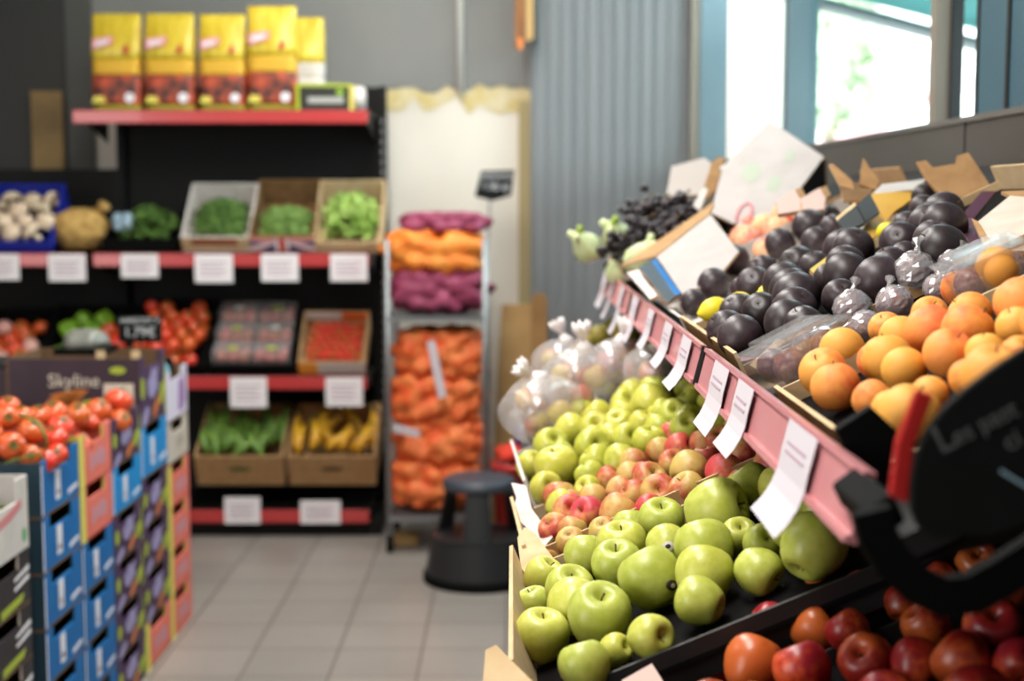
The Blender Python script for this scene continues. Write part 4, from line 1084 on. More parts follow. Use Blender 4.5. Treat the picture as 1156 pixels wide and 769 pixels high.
dark = [(WHITE_PRINT, [(0.3, 0.55), (0.95, 0.62), (0.95, 0.7), (0.3, 0.6)], 'white_stripe'), (WHITE_PRINT, [(0.3, 0.38), (0.95, 0.45), (0.95, 0.53), (0.3, 0.44)], 'white_stripe'), (LEAF_PRINT, [(-0.3, 0.05), (0.6, 0.12), (0.7, 0.25), (-0.3, 0.2)], 'green_print')]
INNER = mat('brown_inside', (104, 78, 52), 0.9)  # kraft darkened, shade behind the hand holes put into the colour
STY = {
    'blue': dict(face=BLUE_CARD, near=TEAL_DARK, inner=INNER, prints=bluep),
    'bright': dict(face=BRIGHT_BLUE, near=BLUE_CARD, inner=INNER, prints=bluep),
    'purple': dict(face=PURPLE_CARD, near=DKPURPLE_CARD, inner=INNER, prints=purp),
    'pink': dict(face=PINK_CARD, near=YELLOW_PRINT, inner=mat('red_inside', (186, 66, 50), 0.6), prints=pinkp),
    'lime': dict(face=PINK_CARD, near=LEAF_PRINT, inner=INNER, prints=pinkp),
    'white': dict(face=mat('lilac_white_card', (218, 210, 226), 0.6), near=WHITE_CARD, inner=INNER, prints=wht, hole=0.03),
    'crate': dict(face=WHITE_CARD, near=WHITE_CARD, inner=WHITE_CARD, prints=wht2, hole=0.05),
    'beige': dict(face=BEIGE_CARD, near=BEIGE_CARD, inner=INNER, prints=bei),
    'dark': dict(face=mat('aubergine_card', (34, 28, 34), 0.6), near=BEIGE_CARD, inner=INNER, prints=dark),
}
def stack(y0, y1, styles, H, where, z0=0.0):
    """styles listed from the floor up"""
    n = len(styles); z = z0; tops = []
    names = {'blue': 'blue', 'bright': 'bright blue', 'purple': 'purple printed', 'pink': 'salmon pink', 'lime': 'salmon and lime', 'white': 'white and violet', 'crate': 'white', 'beige': 'beige', 'dark': 'dark'}
    for i, s in enumerate(styles):
        h = H[i] if isinstance(H, (list, tuple)) else H
        pos = 'top of' if i == n - 1 else ('bottom of' if i == 0 else f"{ORD[n - i - 1].replace('nearest','first')} from the top of")
        stack_carton(s, y0, y1, z, h, f"{names[s]} carton, {pos} the {where}", f'cartons in the {where}')
        z += h
    return z
z1 = stack(2.94, 3.235, ['dark', 'dark', 'dark', 'dark', 'dark', 'crate'], [0.13] * 5 + [0.17], 'nearest stack at the left edge')
z2 = stack(3.33, 3.625, ['blue'] * 6, 0.138, 'blue stack under the vine tomatoes')
z3 = stack(3.632, 3.92, ['blue', 'blue', 'blue', 'blue', 'pink', 'pink'], [0.138] * 4 + [0.145, 0.145], 'stack topped with two pink cartons')
z4 = stack(3.927, 4.235, ['purple', 'purple', 'purple', 'purple', 'bright', 'purple'], 0.139, 'purple stack holding large tomatoes')
z5 = stack(4.242, 4.56, ['lime', 'purple', 'purple', 'purple', 'bright'], [0.15] * 4 + [0.16], 'stack behind the tomatoes')
z6 = stack(4.567, 4.86, ['pink', 'pink', 'pink', 'pink', 'beige', 'white'], [0.145] * 4 + [0.14, 0.17], 'far stack at the aisle end')
# the tall purple carton with the long printed side facing the camera
def skyline(z):
    e = stack_carton('purple', 4.242, 4.56, z, 0.215, 'tall dark purple carton with a cream brand name facing the camera', None, name='carton')
    hx, hy, h = 0.2, 0.159, 0.215; Y = -hy - 0.0008
    def q(m, pts, nm):
        MB().prism([(a, -hy, c) for a, c in pts], (0, -0.0008, 0)).build(nm, m, e)
    dark_ = mat('black_purple', (44, 28, 38), 0.5)
    q(LEAF_PRINT, ell(0.135, 0.178, 0.025, 0.012), 'green_oval')
    q(CREAM_PRINT, [(0.092, 0.03), (0.182, 0.03), (0.182, 0.138), (0.092, 0.138)], 'cream_panel')
    for k in range(5):
        q(ORANGE_PRINT, ell(-0.045 + 0.008 * k, 0.06 + 0.012 * k, 0.06, 0.008, rot=0.35 - 0.05 * k), 'carrot_print')
    q(LEAF_PRINT, [(-0.02, 0.05), (0.03, 0.085), (0.088, 0.095), (0.088, 0.075), (0.04, 0.06)], 'courgette_print')
    q(CREAM_PRINT, ell(0.055, 0.045, 0.03, 0.01), 'pale_print')
    text_mesh('Skyline', 0.056, Matrix.Translation((0.003, Y - 0.0006, 0.145)) @ Matrix.Rotation(math.pi / 2, 4, 'X'), CREAM_PRINT, e)
    for x in (0.175, 0.07):
        MB().box(x, x + 0.024, -hy + 0.007, -hy + 0.02, 0.2135, 0.236).build('corner_ear', PALE_KRAFT, e)
skyline(z5)
# dark open carton with leafy clutter left of it, plastic-wrapped caps on top, price sign
oc = empty('herb_carton', loc=(SX - 0.62, 4.42, 0)); tag(oc, 'dark purple carton stack left of the tall printed carton', 'carton')
MB().box(-0.2, 0.21, -0.14, 0.14, 0.0, z5 + 0.17).build('carton_side', DKPURPLE_CARD, oc)
MB().box(-0.18, 0.19, -0.12, 0.12, z5 + 0.1701, z5 + 0.19).build('carton_lid', BLACK_CARD, oc)
wr = empty('wrapped_tray', loc=(SX - 0.2, 4.4, z5 + 0.216)); tag(wr, 'film wrapped tray bulging above the tall printed carton', 'tray')
MB().box(-0.08, 0.08, -0.09, 0.06, 0, 0.02).build('tray_base', BLACK_PLASTIC, wr, bevel=0.004)
b = MB(); b.lathe([(0.07, 0.0), (0.068, 0.02), (0.058, 0.04), (0.035, 0.052), (0, 0.056)], 20, mod=lambda a, z: 1 + 0.1 * math.sin(5 * a) + 0.05 * math.sin(9 * a + z * 40), M=Matrix.Translation((0.0, -0.02, 0.02)))
b.build('film', mat('grey_film', (128, 128, 120), 0.3, (96, 98, 92), 20), wr, smooth=True)
def mushroom_bits(): pass
ps = empty('price_sign', loc=(SX - 0.005, 4.47, z5 + 0.2)); bpy.context.view_layer.update()
tag(ps, 'black slate price sign with chalk writing above the printed carton', 'sign')
MB().box(-0.07, 0.07, -0.004, 0.004, 0.03, 0.115).build('board', SLATE, ps, bevel=0.002)
MB().tube([(0, 0, -0.18), (0, 0, 0.035)], 0.004, 8).build('stick', BLACK_PLASTIC, ps)
MX = Matrix.Rotation(math.pi / 2, 4, 'X')
text_mesh('HARICOT V', 0.024, Matrix.Translation((0, -0.005, 0.1)) @ MX, CHALK, ps)
text_mesh('1.79\u20ac', 0.044, Matrix.Translation((0.0, -0.005, 0.062)) @ MX, CHALK, ps)
ps.location = (SX - 0.08, 4.57 - 0.0, z5 + 0.2)
# a lamp-like dark jar and a lemon half on the far stack
jr = empty('glass_jar', loc=(SX - 0.04, 4.68, z6 - 0.055)); tag(jr, 'small dark jar with a light blue lid on the far stack', 'jar')
MB().lathe([(0.0, 0), (0.034, 0.0), (0.038, 0.01), (0.038, 0.08), (0.03, 0.095)], 18).build('jar_body', BLACK_PLASTIC, jr, smooth=True)
MB().lathe([(0.0, 0.0), (0.024, 0.0), (0.024, 0.012), (0, 0.014)], 16, M=Matrix.Translation((0.01, -0.038, 0.055)) @ Matrix.Rotation(math.pi / 2, 4, 'X')).build('jar_label', mat('sky_blue', (120, 190, 214), 0.4), jr)
# vine tomatoes -------------------------------------------------------------------
rt = random.Random(5)
def tom(px, py, d, Y, stem, lab, grp):
    c = copy_tree(P_TOMATO); p = W(px, py, Y); s_ = 1.07 * d * Y / FPX
    c.matrix_world = Matrix.Translation(p) @ rot_to(stem, rt.uniform(0, 6)) @ Matrix.Scale(s_, 4)
    tag(c, lab, 'tomato', grp); return (p, s_ / 2, c)
TM = [(13, 504, 31, 3.36, (0.6, -1, 0.3)), (34, 515, 25, 3.38, (0.4, -1, 0.2)), (50, 521, 28, 3.4, (0, -1, 0.6)), (64, 513, 24, 3.46, (0.3, -1, 0.6)), (36, 487, 30, 3.44, (0.5, -0.4, 1)), (62, 495, 29, 3.5, (-0.2, -0.3, 1)), (8, 472, 26, 3.48, (0.6, -1, 0.3)), (10, 459, 25, 3.56, (0.2, -0.6, 1)), (69, 482, 29, 3.56, (0.5, -0.6, 1)), (61, 466, 29, 3.6, (0, -0.5, 1)), (-12, 490, 30, 3.44, (0, -0.5, 1)), (-14, 465, 28, 3.54, (0.3, -0.5, 1)), (24, 470, 26, 3.56, (0, -0.2, 1)), (44, 470, 26, 3.58, (0.2, -0.3, 1))]
tl = []
for i, a in enumerate(TM):
    tl.append(tom(*a, f'red vine tomato on the blue stack, {ORD[i] if i else "closest"} in the heap' if False else 'red vine tomato with green calyx heaped on the blue stack', 'vine tomatoes on the blue stack'))
names_ = {0: 'vine tomato at the lower left, its calyx facing the aisle', 2: 'vine tomato resting on the blue carton front edge', 9: 'vine tomato touching the printed carton, topmost right in the heap', 4: 'vine tomato with the long green stalk curving over it'}
for k, v in names_.items(): tl[k][2]['label'] = v
TP = [(88, 468, 28, 3.78, (0.3, -0.6, 1)), (91, 502, 26, 3.74, (0.5, -0.5, 1)), (112, 463, 27, 3.98, (0.6, -0.6, 1)), (134, 453, 31, 4.08, (0.3, 0.3, 1)), (136, 475, 25, 4.02, (0.8, -0.6, 0.6)), (112, 484, 24, 3.96, (0.5, -0.5, 1)), (100, 478, 25, 3.86, (0, 0, 1))]
lb = ['large tomato behind the vine tomatoes, over the pink carton', 'tomato low in the pink carton, half hidden by its wall', 'large tomato at the front edge of the purple carton', 'largest tomato, topmost, in front of the cream printed panel', 'tomato in the near corner of the purple carton notch', 'tomato low between the pink and purple cartons', 'tomato in the middle between the pink and purple cartons']
for a, l in zip(TP, lb): tl.append(tom(*a, l, 'large tomatoes on the stacks'))
vs_ = empty('tomato_vine', loc=W(50, 480, 3.34)); bpy.context.view_layer.update(); tag(vs_, 'green vine stalk curving over the tomatoes', 'vine stalk')
stalkf = lambda pts: [W(*p) - vs_.location for p in pts]
MB().tube(stalkf([(22, 468, 3.4), (36, 473, 3.37), (46, 481, 3.35), (52, 494, 3.34), (53, 508, 3.35)]), [0.0035, 0.004, 0.004, 0.0035, 0.003], 8).build('main_stalk', VINE, vs_, smooth=True)
MB().tube(stalkf([(53, 508, 3.35), (44, 512, 3.33), (30, 516, 3.32), (14, 520, 3.3), (5, 524, 3.3)]), 0.0028, 8).build('side_stalk', VINE, vs_, smooth=True)
# filler bed under the heaps: moulded tray, so that the fruit has something to lie on
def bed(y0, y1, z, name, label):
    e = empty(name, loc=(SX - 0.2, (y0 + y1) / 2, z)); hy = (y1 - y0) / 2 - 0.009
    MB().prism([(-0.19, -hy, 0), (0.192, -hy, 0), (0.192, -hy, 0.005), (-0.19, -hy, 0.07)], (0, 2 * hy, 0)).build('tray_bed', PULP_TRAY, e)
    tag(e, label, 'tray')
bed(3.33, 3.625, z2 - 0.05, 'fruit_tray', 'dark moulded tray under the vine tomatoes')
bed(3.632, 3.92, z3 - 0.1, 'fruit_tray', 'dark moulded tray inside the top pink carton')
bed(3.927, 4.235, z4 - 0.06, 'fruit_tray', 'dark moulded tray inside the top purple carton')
# green aubergines / cucumbers in the white crate
for k in range(3):
    c = MB().tube([(-0.16, 0, 0), (-0.05, 0.0, 0.012), (0.06, 0, 0.012), (0.16, 0, 0)], [0.012, 0.028, 0.028, 0.012], 12).build('cucumber', mat('cucumber_skin', (34, 62, 30), 0.35, (48, 84, 38), 18), smooth=True)
    MB().tube([(0.155, 0, 0), (0.175, 0, 0.002)], 0.006, 6).build('stem', VINE, c)
    c.location = (SX - 0.2, 3.0 + 0.075 * k, z1 - 0.06)
    tag(c, f'dark green cucumber in the white carton, {["nearest the camera", "in the middle", "nearest the blue stack"][k]}', 'cucumber', 'cucumbers in the white carton')
    MB().box(0, 0, 0, 0, 0, 0)
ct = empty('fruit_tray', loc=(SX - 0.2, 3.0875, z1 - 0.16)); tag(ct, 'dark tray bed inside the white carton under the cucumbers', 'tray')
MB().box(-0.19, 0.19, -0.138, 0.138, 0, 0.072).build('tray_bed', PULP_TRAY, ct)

# ------------------------------------------------------------------ wall shelving at the back
GY = 6.0                       # front of the price rails
GB = 6.5
def gx(px, Y=GY): return (px - 578) / FPX * Y
def gz(py, Y=GY): return W(578, py, Y).z
Z1, Z2, Z3, Z4 = gz(124), gz(286), gz(425), gz(576)
XL, XM, XE = gx(-70), gx(99), gx(424)
def shelving(name, x0, x1, ztop, shelves, label, post_right=True):
    e = empty(name, loc=((x0 + x1) / 2, GB - 0.25, 0)); o = Vector(e.location)
    L_ = Matrix.Translation(-o)
    MB().box(x0, x1, GB - 0.02, GB, 0.02, ztop).build('back_panel', BLACK_METAL, e, M=L_)
    for xp in ((x0, x0 + 0.03), (x1 - 0.03, x1)):
        MB().box(xp[0] if xp[0] == x0 else xp[0], xp[1], GB - 0.075, GB - 0.0201, 0, ztop).build('upright', BLACK_METAL, e, M=L_)
    MB().box(x0, x1, GY + 0.05, GB - 0.02, 0, Z4 - 0.06).build('base', BLACK_METAL, e, M=L_)
    for (z, xa, xb, red, d) in shelves:
        b = MB(); b.box(xa, xb, GY + 0.012, GB - 0.0201, z - 0.022, z)
        sh = b.build('shelf', BLACK_METAL, e, M=L_)
        MB().box(xa, xb, GY, GY + 0.0115, z - 0.056, z - 0.001).build('price_rail', red, sh, bevel=0.004)
        for xs in (xa + 0.012, xb - 0.018):
            MB().prism([(xs, GY + 0.03, z - 0.0221), (xs, GB - 0.03, z - 0.0221), (xs, GB - 0.03, z - 0.12)], (0.006, 0, 0)).build('bracket', BLACK_METAL, sh)
    tag(e, label, 'shelving'); return e, L_
PALE_RAIL = RED_RAIL
e1, L1 = shelving('wall_shelving', gx(104), gx(427), gz(97, 6.4), [(Z1, gx(87), gx(417), RED_RAIL, 0), (Z2, gx(105), gx(417), RED_RAIL, 0), (Z3, gx(107), gx(413), RED_RAIL, 0), (Z4, gx(107), gx(414), RED_RAIL, 0)], 'tall black wall shelving with red price rails, right hand bay')
# perforated right upright: pale slots
for i in range(34):
    MB().box(gx(427) - 0.02, gx(427) - 0.01, GB - 0.0765, GB - 0.0751, 0.3 + i * 0.045, 0.322 + i * 0.045).build('upright_slot', GREY_METAL, e1, M=L1)
e2, L2 = shelving('wall_shelving', XL, gx(103.5), gz(191, 6.45), [(Z2, XL, gx(97), RED_RAIL, 0), (Z3, XL, gx(97), RED_RAIL, 0), (Z4, XL, gx(97), RED_RAIL, 0)], 'lower black wall shelving with red price rails, left hand bay')
def shelf_label(px0, px1, z, h, lab, cap=False):
    x0, x1 = gx(px0, GY - 0.003), gx(px1, GY - 0.003); w = x1 - x0
    e = empty('price_label', loc=((x0 + x1) / 2, GY - 0.0016, z - 0.003)); bpy.context.view_layer.update()
    pp = MB().box(-w / 2, w / 2, -0.0015, 0, -h, 0).build('paper', mat('shelf_paper', (232, 226, 228), 0.6), e)
    b = MB()
    for k in range(4):
        b.box(-w * 0.36, w * (0.34 - 0.1 * (k % 2)), -0.0019, -0.0015, -h * (0.3 + 0.15 * k) - 0.003, -h * (0.3 + 0.15 * k) + 0.003)
    b.build('printed_lines', mat('faint_ink', (196, 176, 186)), pp)
    tag(e, lab, 'price label', 'white price labels on the shelf rails')
for px0, px1, z, h, lab in [
        (-20, 22, Z2, 0.11, 'white price label under the blue mushroom crate'), (55, 97, Z2, 0.115, 'white price label under the tan sack'), (137, 179, Z2, 0.1, 'white price label under the black herb tray'), (220, 263, Z2, 0.12, 'white price label under the first bean crate'), (295, 337, Z2, 0.115, 'white price label under the flag printed crate'), (373, 415, Z2, 0.115, 'white price label under the pale crate at the end'),
        (257, 299, Z3, 0.13, 'white price label under the plastic tomato punnets'), (366, 408, Z3, 0.125, 'white price label under the small tomato crate'),
        (248, 289, Z4 + 0.06, 0.115, 'white price label under the cucumber carton'), (335, 381, Z4 + 0.045, 0.1, 'white price label under the yellow courgette carton')]:
    shelf_label(px0, px1, z, h, lab)
# charcoal bags on the top shelf
BAGY = mat('bag_yellow', (200, 168, 24), 0.42, (222, 200, 66), 14, coat=0.2, stretch=(3, 3, 0.6))
BAGG = mat('bag_gold', (214, 166, 40), 0.5)
COAL = mat('bag_ember_print', (40, 30, 28), 0.5, (206, 84, 48), 16, detail=2.0)
BAGE = mat('bag_olive', (150, 140, 30), 0.5)
BADGE = mat('bag_badge', (226, 150, 156), 0.5)
def coal_bag(px0, px1, ytop, ybot, label, dy=0.0, dark_back=True, seed=0, plain=False):
    Y = GY + 0.05 + dy; w = (px1 - px0) * Y / FPX; h = (ybot - ytop) * Y / FPX; d = 0.11
    rr = random.Random(seed)
    e = empty('charcoal_bag', loc=(gx((px0 + px1) / 2, Y), Y + d / 2 + 0.01, Z1))
    zs = [0, 0.06, 0.36, 0.38, 0.52, 0.7, 0.85, 0.97, 1.0]
    def sect(z):   # half width, half depth
        return w / 2 * (1 - 0.03 * abs(math.sin(z * 9 + seed)) - (0.02 if z > 0.8 else 0)), d / 2 * (1.0 if z < 0.6 else 1 - 0.8 * ((z - 0.6) / 0.4) ** 1.2) * (0.85 if z == 0 else 1)
    def strip(name, z0, z1, m, front_only=False, out=0.0):
        n = 6; N = 24; b = MB(); vs = []; fs = []
        for i in range(n + 1):
            z = z0 + (z1 - z0) * i / n; a, c = sect(z); a += out; c += out
            for k in range(N):
                t = 2 * math.pi * k / N; ct, st = math.cos(t), math.sin(t)
                sx_ = math.copysign(abs(ct) ** 0.35, ct); sy_ = math.copysign(abs(st) ** 0.5, st)
                wr_ = 1 + ((0.1 + 0.25 * max(0, z - 0.6)) * math.sin(k * 2.7 + seed + z * 5) if z > 0.5 else 0.012 * math.sin(k * 3 + seed))
                vs.append((a * sx_, c * sy_ * wr_, z * h))
        for i in range(n):
            for k in range(N):
                p, q = i * N + k, i * N + (k + 1) % N; fs.append((p, q, q + N, p + N))
        fs.append(tuple(range(N - 1, -1, -1))); fs.append(tuple(n * N + k for k in range(N)))
        b.add(vs, fs); return b.build(name, m, e, smooth=True)
    strip('olive_base', 0, 0.06, BAGE); strip('ember_panel', 0.06, 0.37, COAL if not plain else WHITE_CARD); strip('gold_band', 0.37, 0.52, BAGG if not plain else WHITE_CARD); strip('yellow_top', 0.52, 1.0, BAGY)
    if not plain:
        fy = -d / 2 - 0.007
        b = MB(); b.prism([(-w * 0.42, fy, h * 0.62), (-w * 0.02, fy, h * 0.68), (-w * 0.02, fy, h * 0.76), (-w * 0.42, fy, h * 0.73)], (0, 0.004, 0)); lb_ = b.build('logo_badge', BADGE, e)
        b = MB(); b.prism([(-w * 0.36, fy - 0.001, h * 0.655), (-w * 0.1, fy - 0.001, h * 0.69), (-w * 0.1, fy - 0.001, h * 0.725), (-w * 0.36, fy - 0.001, h * 0.7)], (0, 0.001, 0)); b.build('logo_script', WHITE_PRINT, lb_)
        b = MB(); b.prism([(x_, fy - 0.001, z_) for x_, z_ in [(w * 0.17, h * 0.58), (w * 0.28, h * 0.59), (w * 0.29, h * 0.64), (w * 0.24, h * 0.68), (w * 0.2, h * 0.64)]], (0, 0.004, 0)); b.build('flame_mark', mat('flame_red', (190, 50, 36), 0.5), e)
        b = MB(); b.prism([(w * (0.29 + 0.1 * math.cos(t)), fy, h * 0.13 + w * 0.1 * math.sin(t)) for t in [i * math.pi / 8 for i in range(16)]], (0, 0.004, 0)); b.build('white_seal', WHITE_PRINT, e)
        b = MB(); b.prism([(-w * 0.46, fy, h * 0.08), (-w * 0.2, fy, h * 0.08), (-w * 0.22, fy, h * 0.14), (-w * 0.4, fy, h * 0.15)], (0, 0.004, 0)); b.build('yellow_flash', YELLOW_PRINT, e)
    tag(e, label, 'charcoal bag', 'yellow charcoal bags on the top shelf'); return e
coal_bag(107, 163, 16, 124, 'yellow charcoal bag at the left end of the top shelf', seed=1)
coal_bag(166, 223, 16, 124, 'yellow charcoal bag second from the left on the top shelf', seed=2)
coal_bag(227, 280, 17, 124, 'yellow charcoal bag third from the left on the top shelf', seed=3)
coal_bag(281, 337, 8, 124, 'tallest yellow charcoal bag, standing right of the other three', seed=4)
coal_bag(316, 368, 16, 122, 'yellow and white charcoal bag standing behind the tallest one', dy=0.16, seed=5, plain=True)
bx = empty('firelighter_box', loc=(gx(374, 6.03), 6.09, Z1)); tag(bx, 'black box with lime green edges lying on the top shelf', 'box')
LIME = mat('lime_print', (176, 190, 40), 0.5)
MB().box(-0.125, 0.085, -0.055, 0.055, 0, 0.098).build('box_body', mat('black_olive', (30, 32, 26), 0.5), bx, bevel=0.004)
MB().box(-0.127, 0.087, -0.057, 0.057, 0.0985, 0.11).build('box_lid', LIME, bx)
MB().box(-0.14, -0.1255, -0.057, 0.057, 0, 0.11).build('lime_edge', LIME, bx)
MB().box(-0.09, 0.06, -0.0562, -0.055, 0.03, 0.055).build('pale_script', mat('pale_grey_print', (170, 170, 164), 0.6), bx)
MB().lathe([(0, 0), (0.016, 0), (0.016, 0.0012), (0, 0.0013)], 12, M=Matrix.Translation((0.045, -0.055, 0.075)) @ Matrix.Rotation(math.pi / 2, 4, 'X')).build('green_seal', mat('seal_green', (130, 170, 40), 0.5), bx)
MB().box(0.0855, 0.1, -0.057, 0.057, 0, 0.104).build('yellow_edge', YELLOW_PRINT, bx)
MB().lathe([(0.05, 0), (0.052, 0.02), (0.044, 0.045), (0.0, 0.05)], 14, M=Matrix.Translation((0.1, 0, 0.052)) @ Matrix.Rotation(math.pi / 2, 4, 'Y')).build('white_cap', WHITE_CARD, bx, smooth=True)

# crates tipped towards the shopper
def tipped(px, pyfront, w, dep, tiltdeg, z, yaw=0.0, Y=GY + 0.03):
    """frame: x along the shelf, y up the tipped floor, z off the floor; origin at the front edge middle"""
    a = R(tiltdeg)
    M = basis((gx(px, Y), Y, z + 0.004), (1, 0, 0), (0, math.cos(a), math.sin(a)), (0, -math.sin(a), math.cos(a)))
    return M
def shelf_crate(name, M, w, dep, h, mats, label, fh=None, bh=None, cat='crate', group=None, t=0.008):
    e = empty(name, M=M); fh = h if fh is None else fh; bh = h if bh is None else bh; x = w / 2
    MB().box(-x, x, 0, dep, 0, t, 1).build('crate_floor', mats, e)
    MB().box(-x, x, 0, t, t, fh, {'-y': 0, 'o': 1}).build('front_wall', mats, e)
    MB().box(-x, x, dep - t, dep, t, bh, 1).build('back_wall', mats, e)
    for s_ in (-1, 1):
        MB().prism([(s_ * x, t, t), (s_ * x, dep - t, t), (s_ * x, dep - t, bh), (s_ * x, t, fh)], (-s_ * t, 0, 0), 1).build('side_wall', mats, e)
    MB().prism([(x - 0.02, dep * 0.6, -0.001), (x - 0.02, dep, -0.001), (x - 0.02, dep, -0.001 - 0.0)], (0.0, 0, 0)) 
    # prop block under the raised back
    tag(e, label, cat, group); return e
def in_crate(protos, M, pts, rr, label, cat, group, tilt=1.0, up=(0, -0.5, 1)):
    for (x, y, z, d) in pts:
        c = copy_tree(rr.choice(protos) if isinstance(protos, (list, tuple)) else protos)
        c.matrix_world = Matrix.Translation(M @ Vector((x, y, z))) @ rot_to((up[0] + rr.gauss(0, tilt), up[1] + rr.gauss(0, tilt), up[2] + rr.gauss(0, 0.3)), rr.uniform(0, 6)) @ Matrix.Scale(d, 4)
        tag(c, label, cat, group)
def grid(w, dep, d, rr, z0=0.008, layers=1, margin=0.012, mound=0.0, jit=0.12):
    pts = []
    for L_ in range(layers):
        z = z0 + d * 0.51 + L_ * d * 0.8; nx = max(1, int((w - 2 * margin) / (d * 1.03))); ny = max(1, int((dep - 2 * margin) / (d * 0.95)))
        off = (L_ % 2) * d * 0.48
        for j in range(ny):
            for i in range(nx):
                x = -(nx - 1) * d * 1.03 / 2 + i * d * 1.03 + (d * 0.25 if j % 2 else -d * 0.2) + rr.gauss(0, d * jit * 0.3)
                y = margin + d * 0.5 + j * d * 0.95 + off + rr.gauss(0, d * jit * 0.3)
                if abs(x) > w / 2 - margin - d * 0.42 or y > dep - margin - d * 0.45: continue
                pts.append((x, y, z + rr.uniform(0, d * jit), d * rr.uniform(0.92, 1.0)))
    return pts
rb = random.Random(23)
# shelf 2 ----------------------------------------------------------------------
M = tipped(16, 0, 0.34, 0.36, 30, Z2)
BLUEPL = mat('blue_plastic', (22, 40, 150), 0.35)
shelf_crate('mushroom_crate', M, 0.33, 0.32, 0.13, [BLUEPL, BLUEPL], 'blue plastic crate of mushrooms at the left of the shelf', fh=0.05, bh=0.15)
M_MUSH = fruit_mat('mushroom_skin', (222, 204, 178), (196, 172, 142), 0.7, 8, 0.35, 0.7, 0.12)
def mush_proto():
    o = MB().lathe([(0.0, 0.06), (0.16, 0.05), (0.3, 0.0), (0.44, -0.05), (0.5, 0.02), (0.46, 0.2), (0.34, 0.35), (0.18, 0.43), (0.0, 0.45)], 18).build('mushroom', M_MUSH, smooth=True)
    MB().lathe([(0.0, -0.45), (0.13, -0.44), (0.15, -0.3), (0.12, 0.0), (0.14, 0.08)], 12).build('stalk', M_MUSH, o, smooth=True)
    MB().lathe([(0.15, 0.02), (0.43, -0.03)], 18).build('gills', mat('gill_brown', (110, 82, 60), 0.9), o, smooth=True)
    return o
P_MUSH = proto(mush_proto)
pts = [(rb.uniform(-0.1, 0.1), 0.05 + 0.052 * j + rb.uniform(-0.01, 0.01), 0.06 + 0.012 * j, rb.uniform(0.075, 0.1)) for j in range(5) for _ in range(1)]
pts = []
for j in range(4):
    for i in range(3):
        pts.append((-0.09 + 0.09 * i + (0.03 if j % 2 else -0.01), 0.055 + 0.068 * j, 0.058 + 0.012 * j, rb.uniform(0.08, 0.098)))
in_crate(P_MUSH, M, pts, rb, 'pale brown mushroom in the blue crate', 'mushroom', 'mushrooms in the blue crate', 0.9)
# lumpy sacks ------------------------------------------------------------------
def lumpy(name, dims, lump, m, seed, parent=None, flat=True, depth=0.35, power=2.6):
    """a bag pressed out by what it holds: superellipsoid with rounded lumps"""
    rr = random.Random(seed); a, b_, c_ = dims[0] / 2, dims[1] / 2, dims[2] / 2
    U, V = 56, 34; vs = []; fs = []
    cent = []
    for i in range(1400):
        d = Vector((rr.gauss(0, 1), rr.gauss(0, 1), rr.gauss(0, 1))).normalized()
        k = (abs(d.x) ** power + abs(d.y) ** power + abs(d.z) ** power) ** (-1 / power)
        p = Vector((a * d.x * k, b_ * d.y * k, c_ * d.z * k))
        if all((p - q).length > lump * 0.82 for q in cent): cent.append(p)
    CA = np.array([tuple(p) for p in cent])
    for i in range(V + 1):
        t = -math.pi / 2 + math.pi * i / V
        for k in range(U):
            f = 2 * math.pi * k / U
            d = Vector((math.cos(t) * math.cos(f), math.cos(t) * math.sin(f), math.sin(t)))
            kk = (abs(d.x) ** power + abs(d.y) ** power + abs(d.z) ** power) ** (-1 / power)
            p = Vector((a * d.x * kk, b_ * d.y * kk, c_ * d.z * kk))
            dist = np.sqrt(((CA - np.array(tuple(p))) ** 2).sum(1)).min()
            s_ = max(0.0, 1 - (dist / (lump * 0.62)) ** 2)
            p *= (1 - depth * lump / max(p.length, 0.02) * (1 - math.sqrt(s_)) * 0.6)
            vs.append((p.x, p.y, p.z + c_))
    for i in range(V):
        for k in range(U):
            q, r_ = i * U + k, i * U + (k + 1) % U; fs.append((q, r_, r_ + U, q + U))
    fs.append(tuple(range(U - 1, -1, -1))); fs.append(tuple(V * U + k for k in range(U)))
    b = MB(); b.add(vs, fs); return b.build(name, m, parent, smooth=True)
ts = empty('ginger_sack', loc=(gx(88, 6.1), 6.15, Z2 + 0.001)); tag(ts, 'heaped tan net sack of ginger roots beside the blue crate', 'sack')
lumpy('sack_body', (0.25, 0.2, 0.19), 0.05, mat('ginger_tan', (196, 160, 92), 0.8, (160, 122, 62), 22, bump=0.3), 3, ts, power=2.3)
MB().tube([(0.06, 0, 0.16), (0.1, -0.01, 0.185), (0.115, -0.02, 0.2)], [0.03, 0.018, 0.03], 10).build('tied_end', MATS['ginger_tan'], ts, smooth=True)
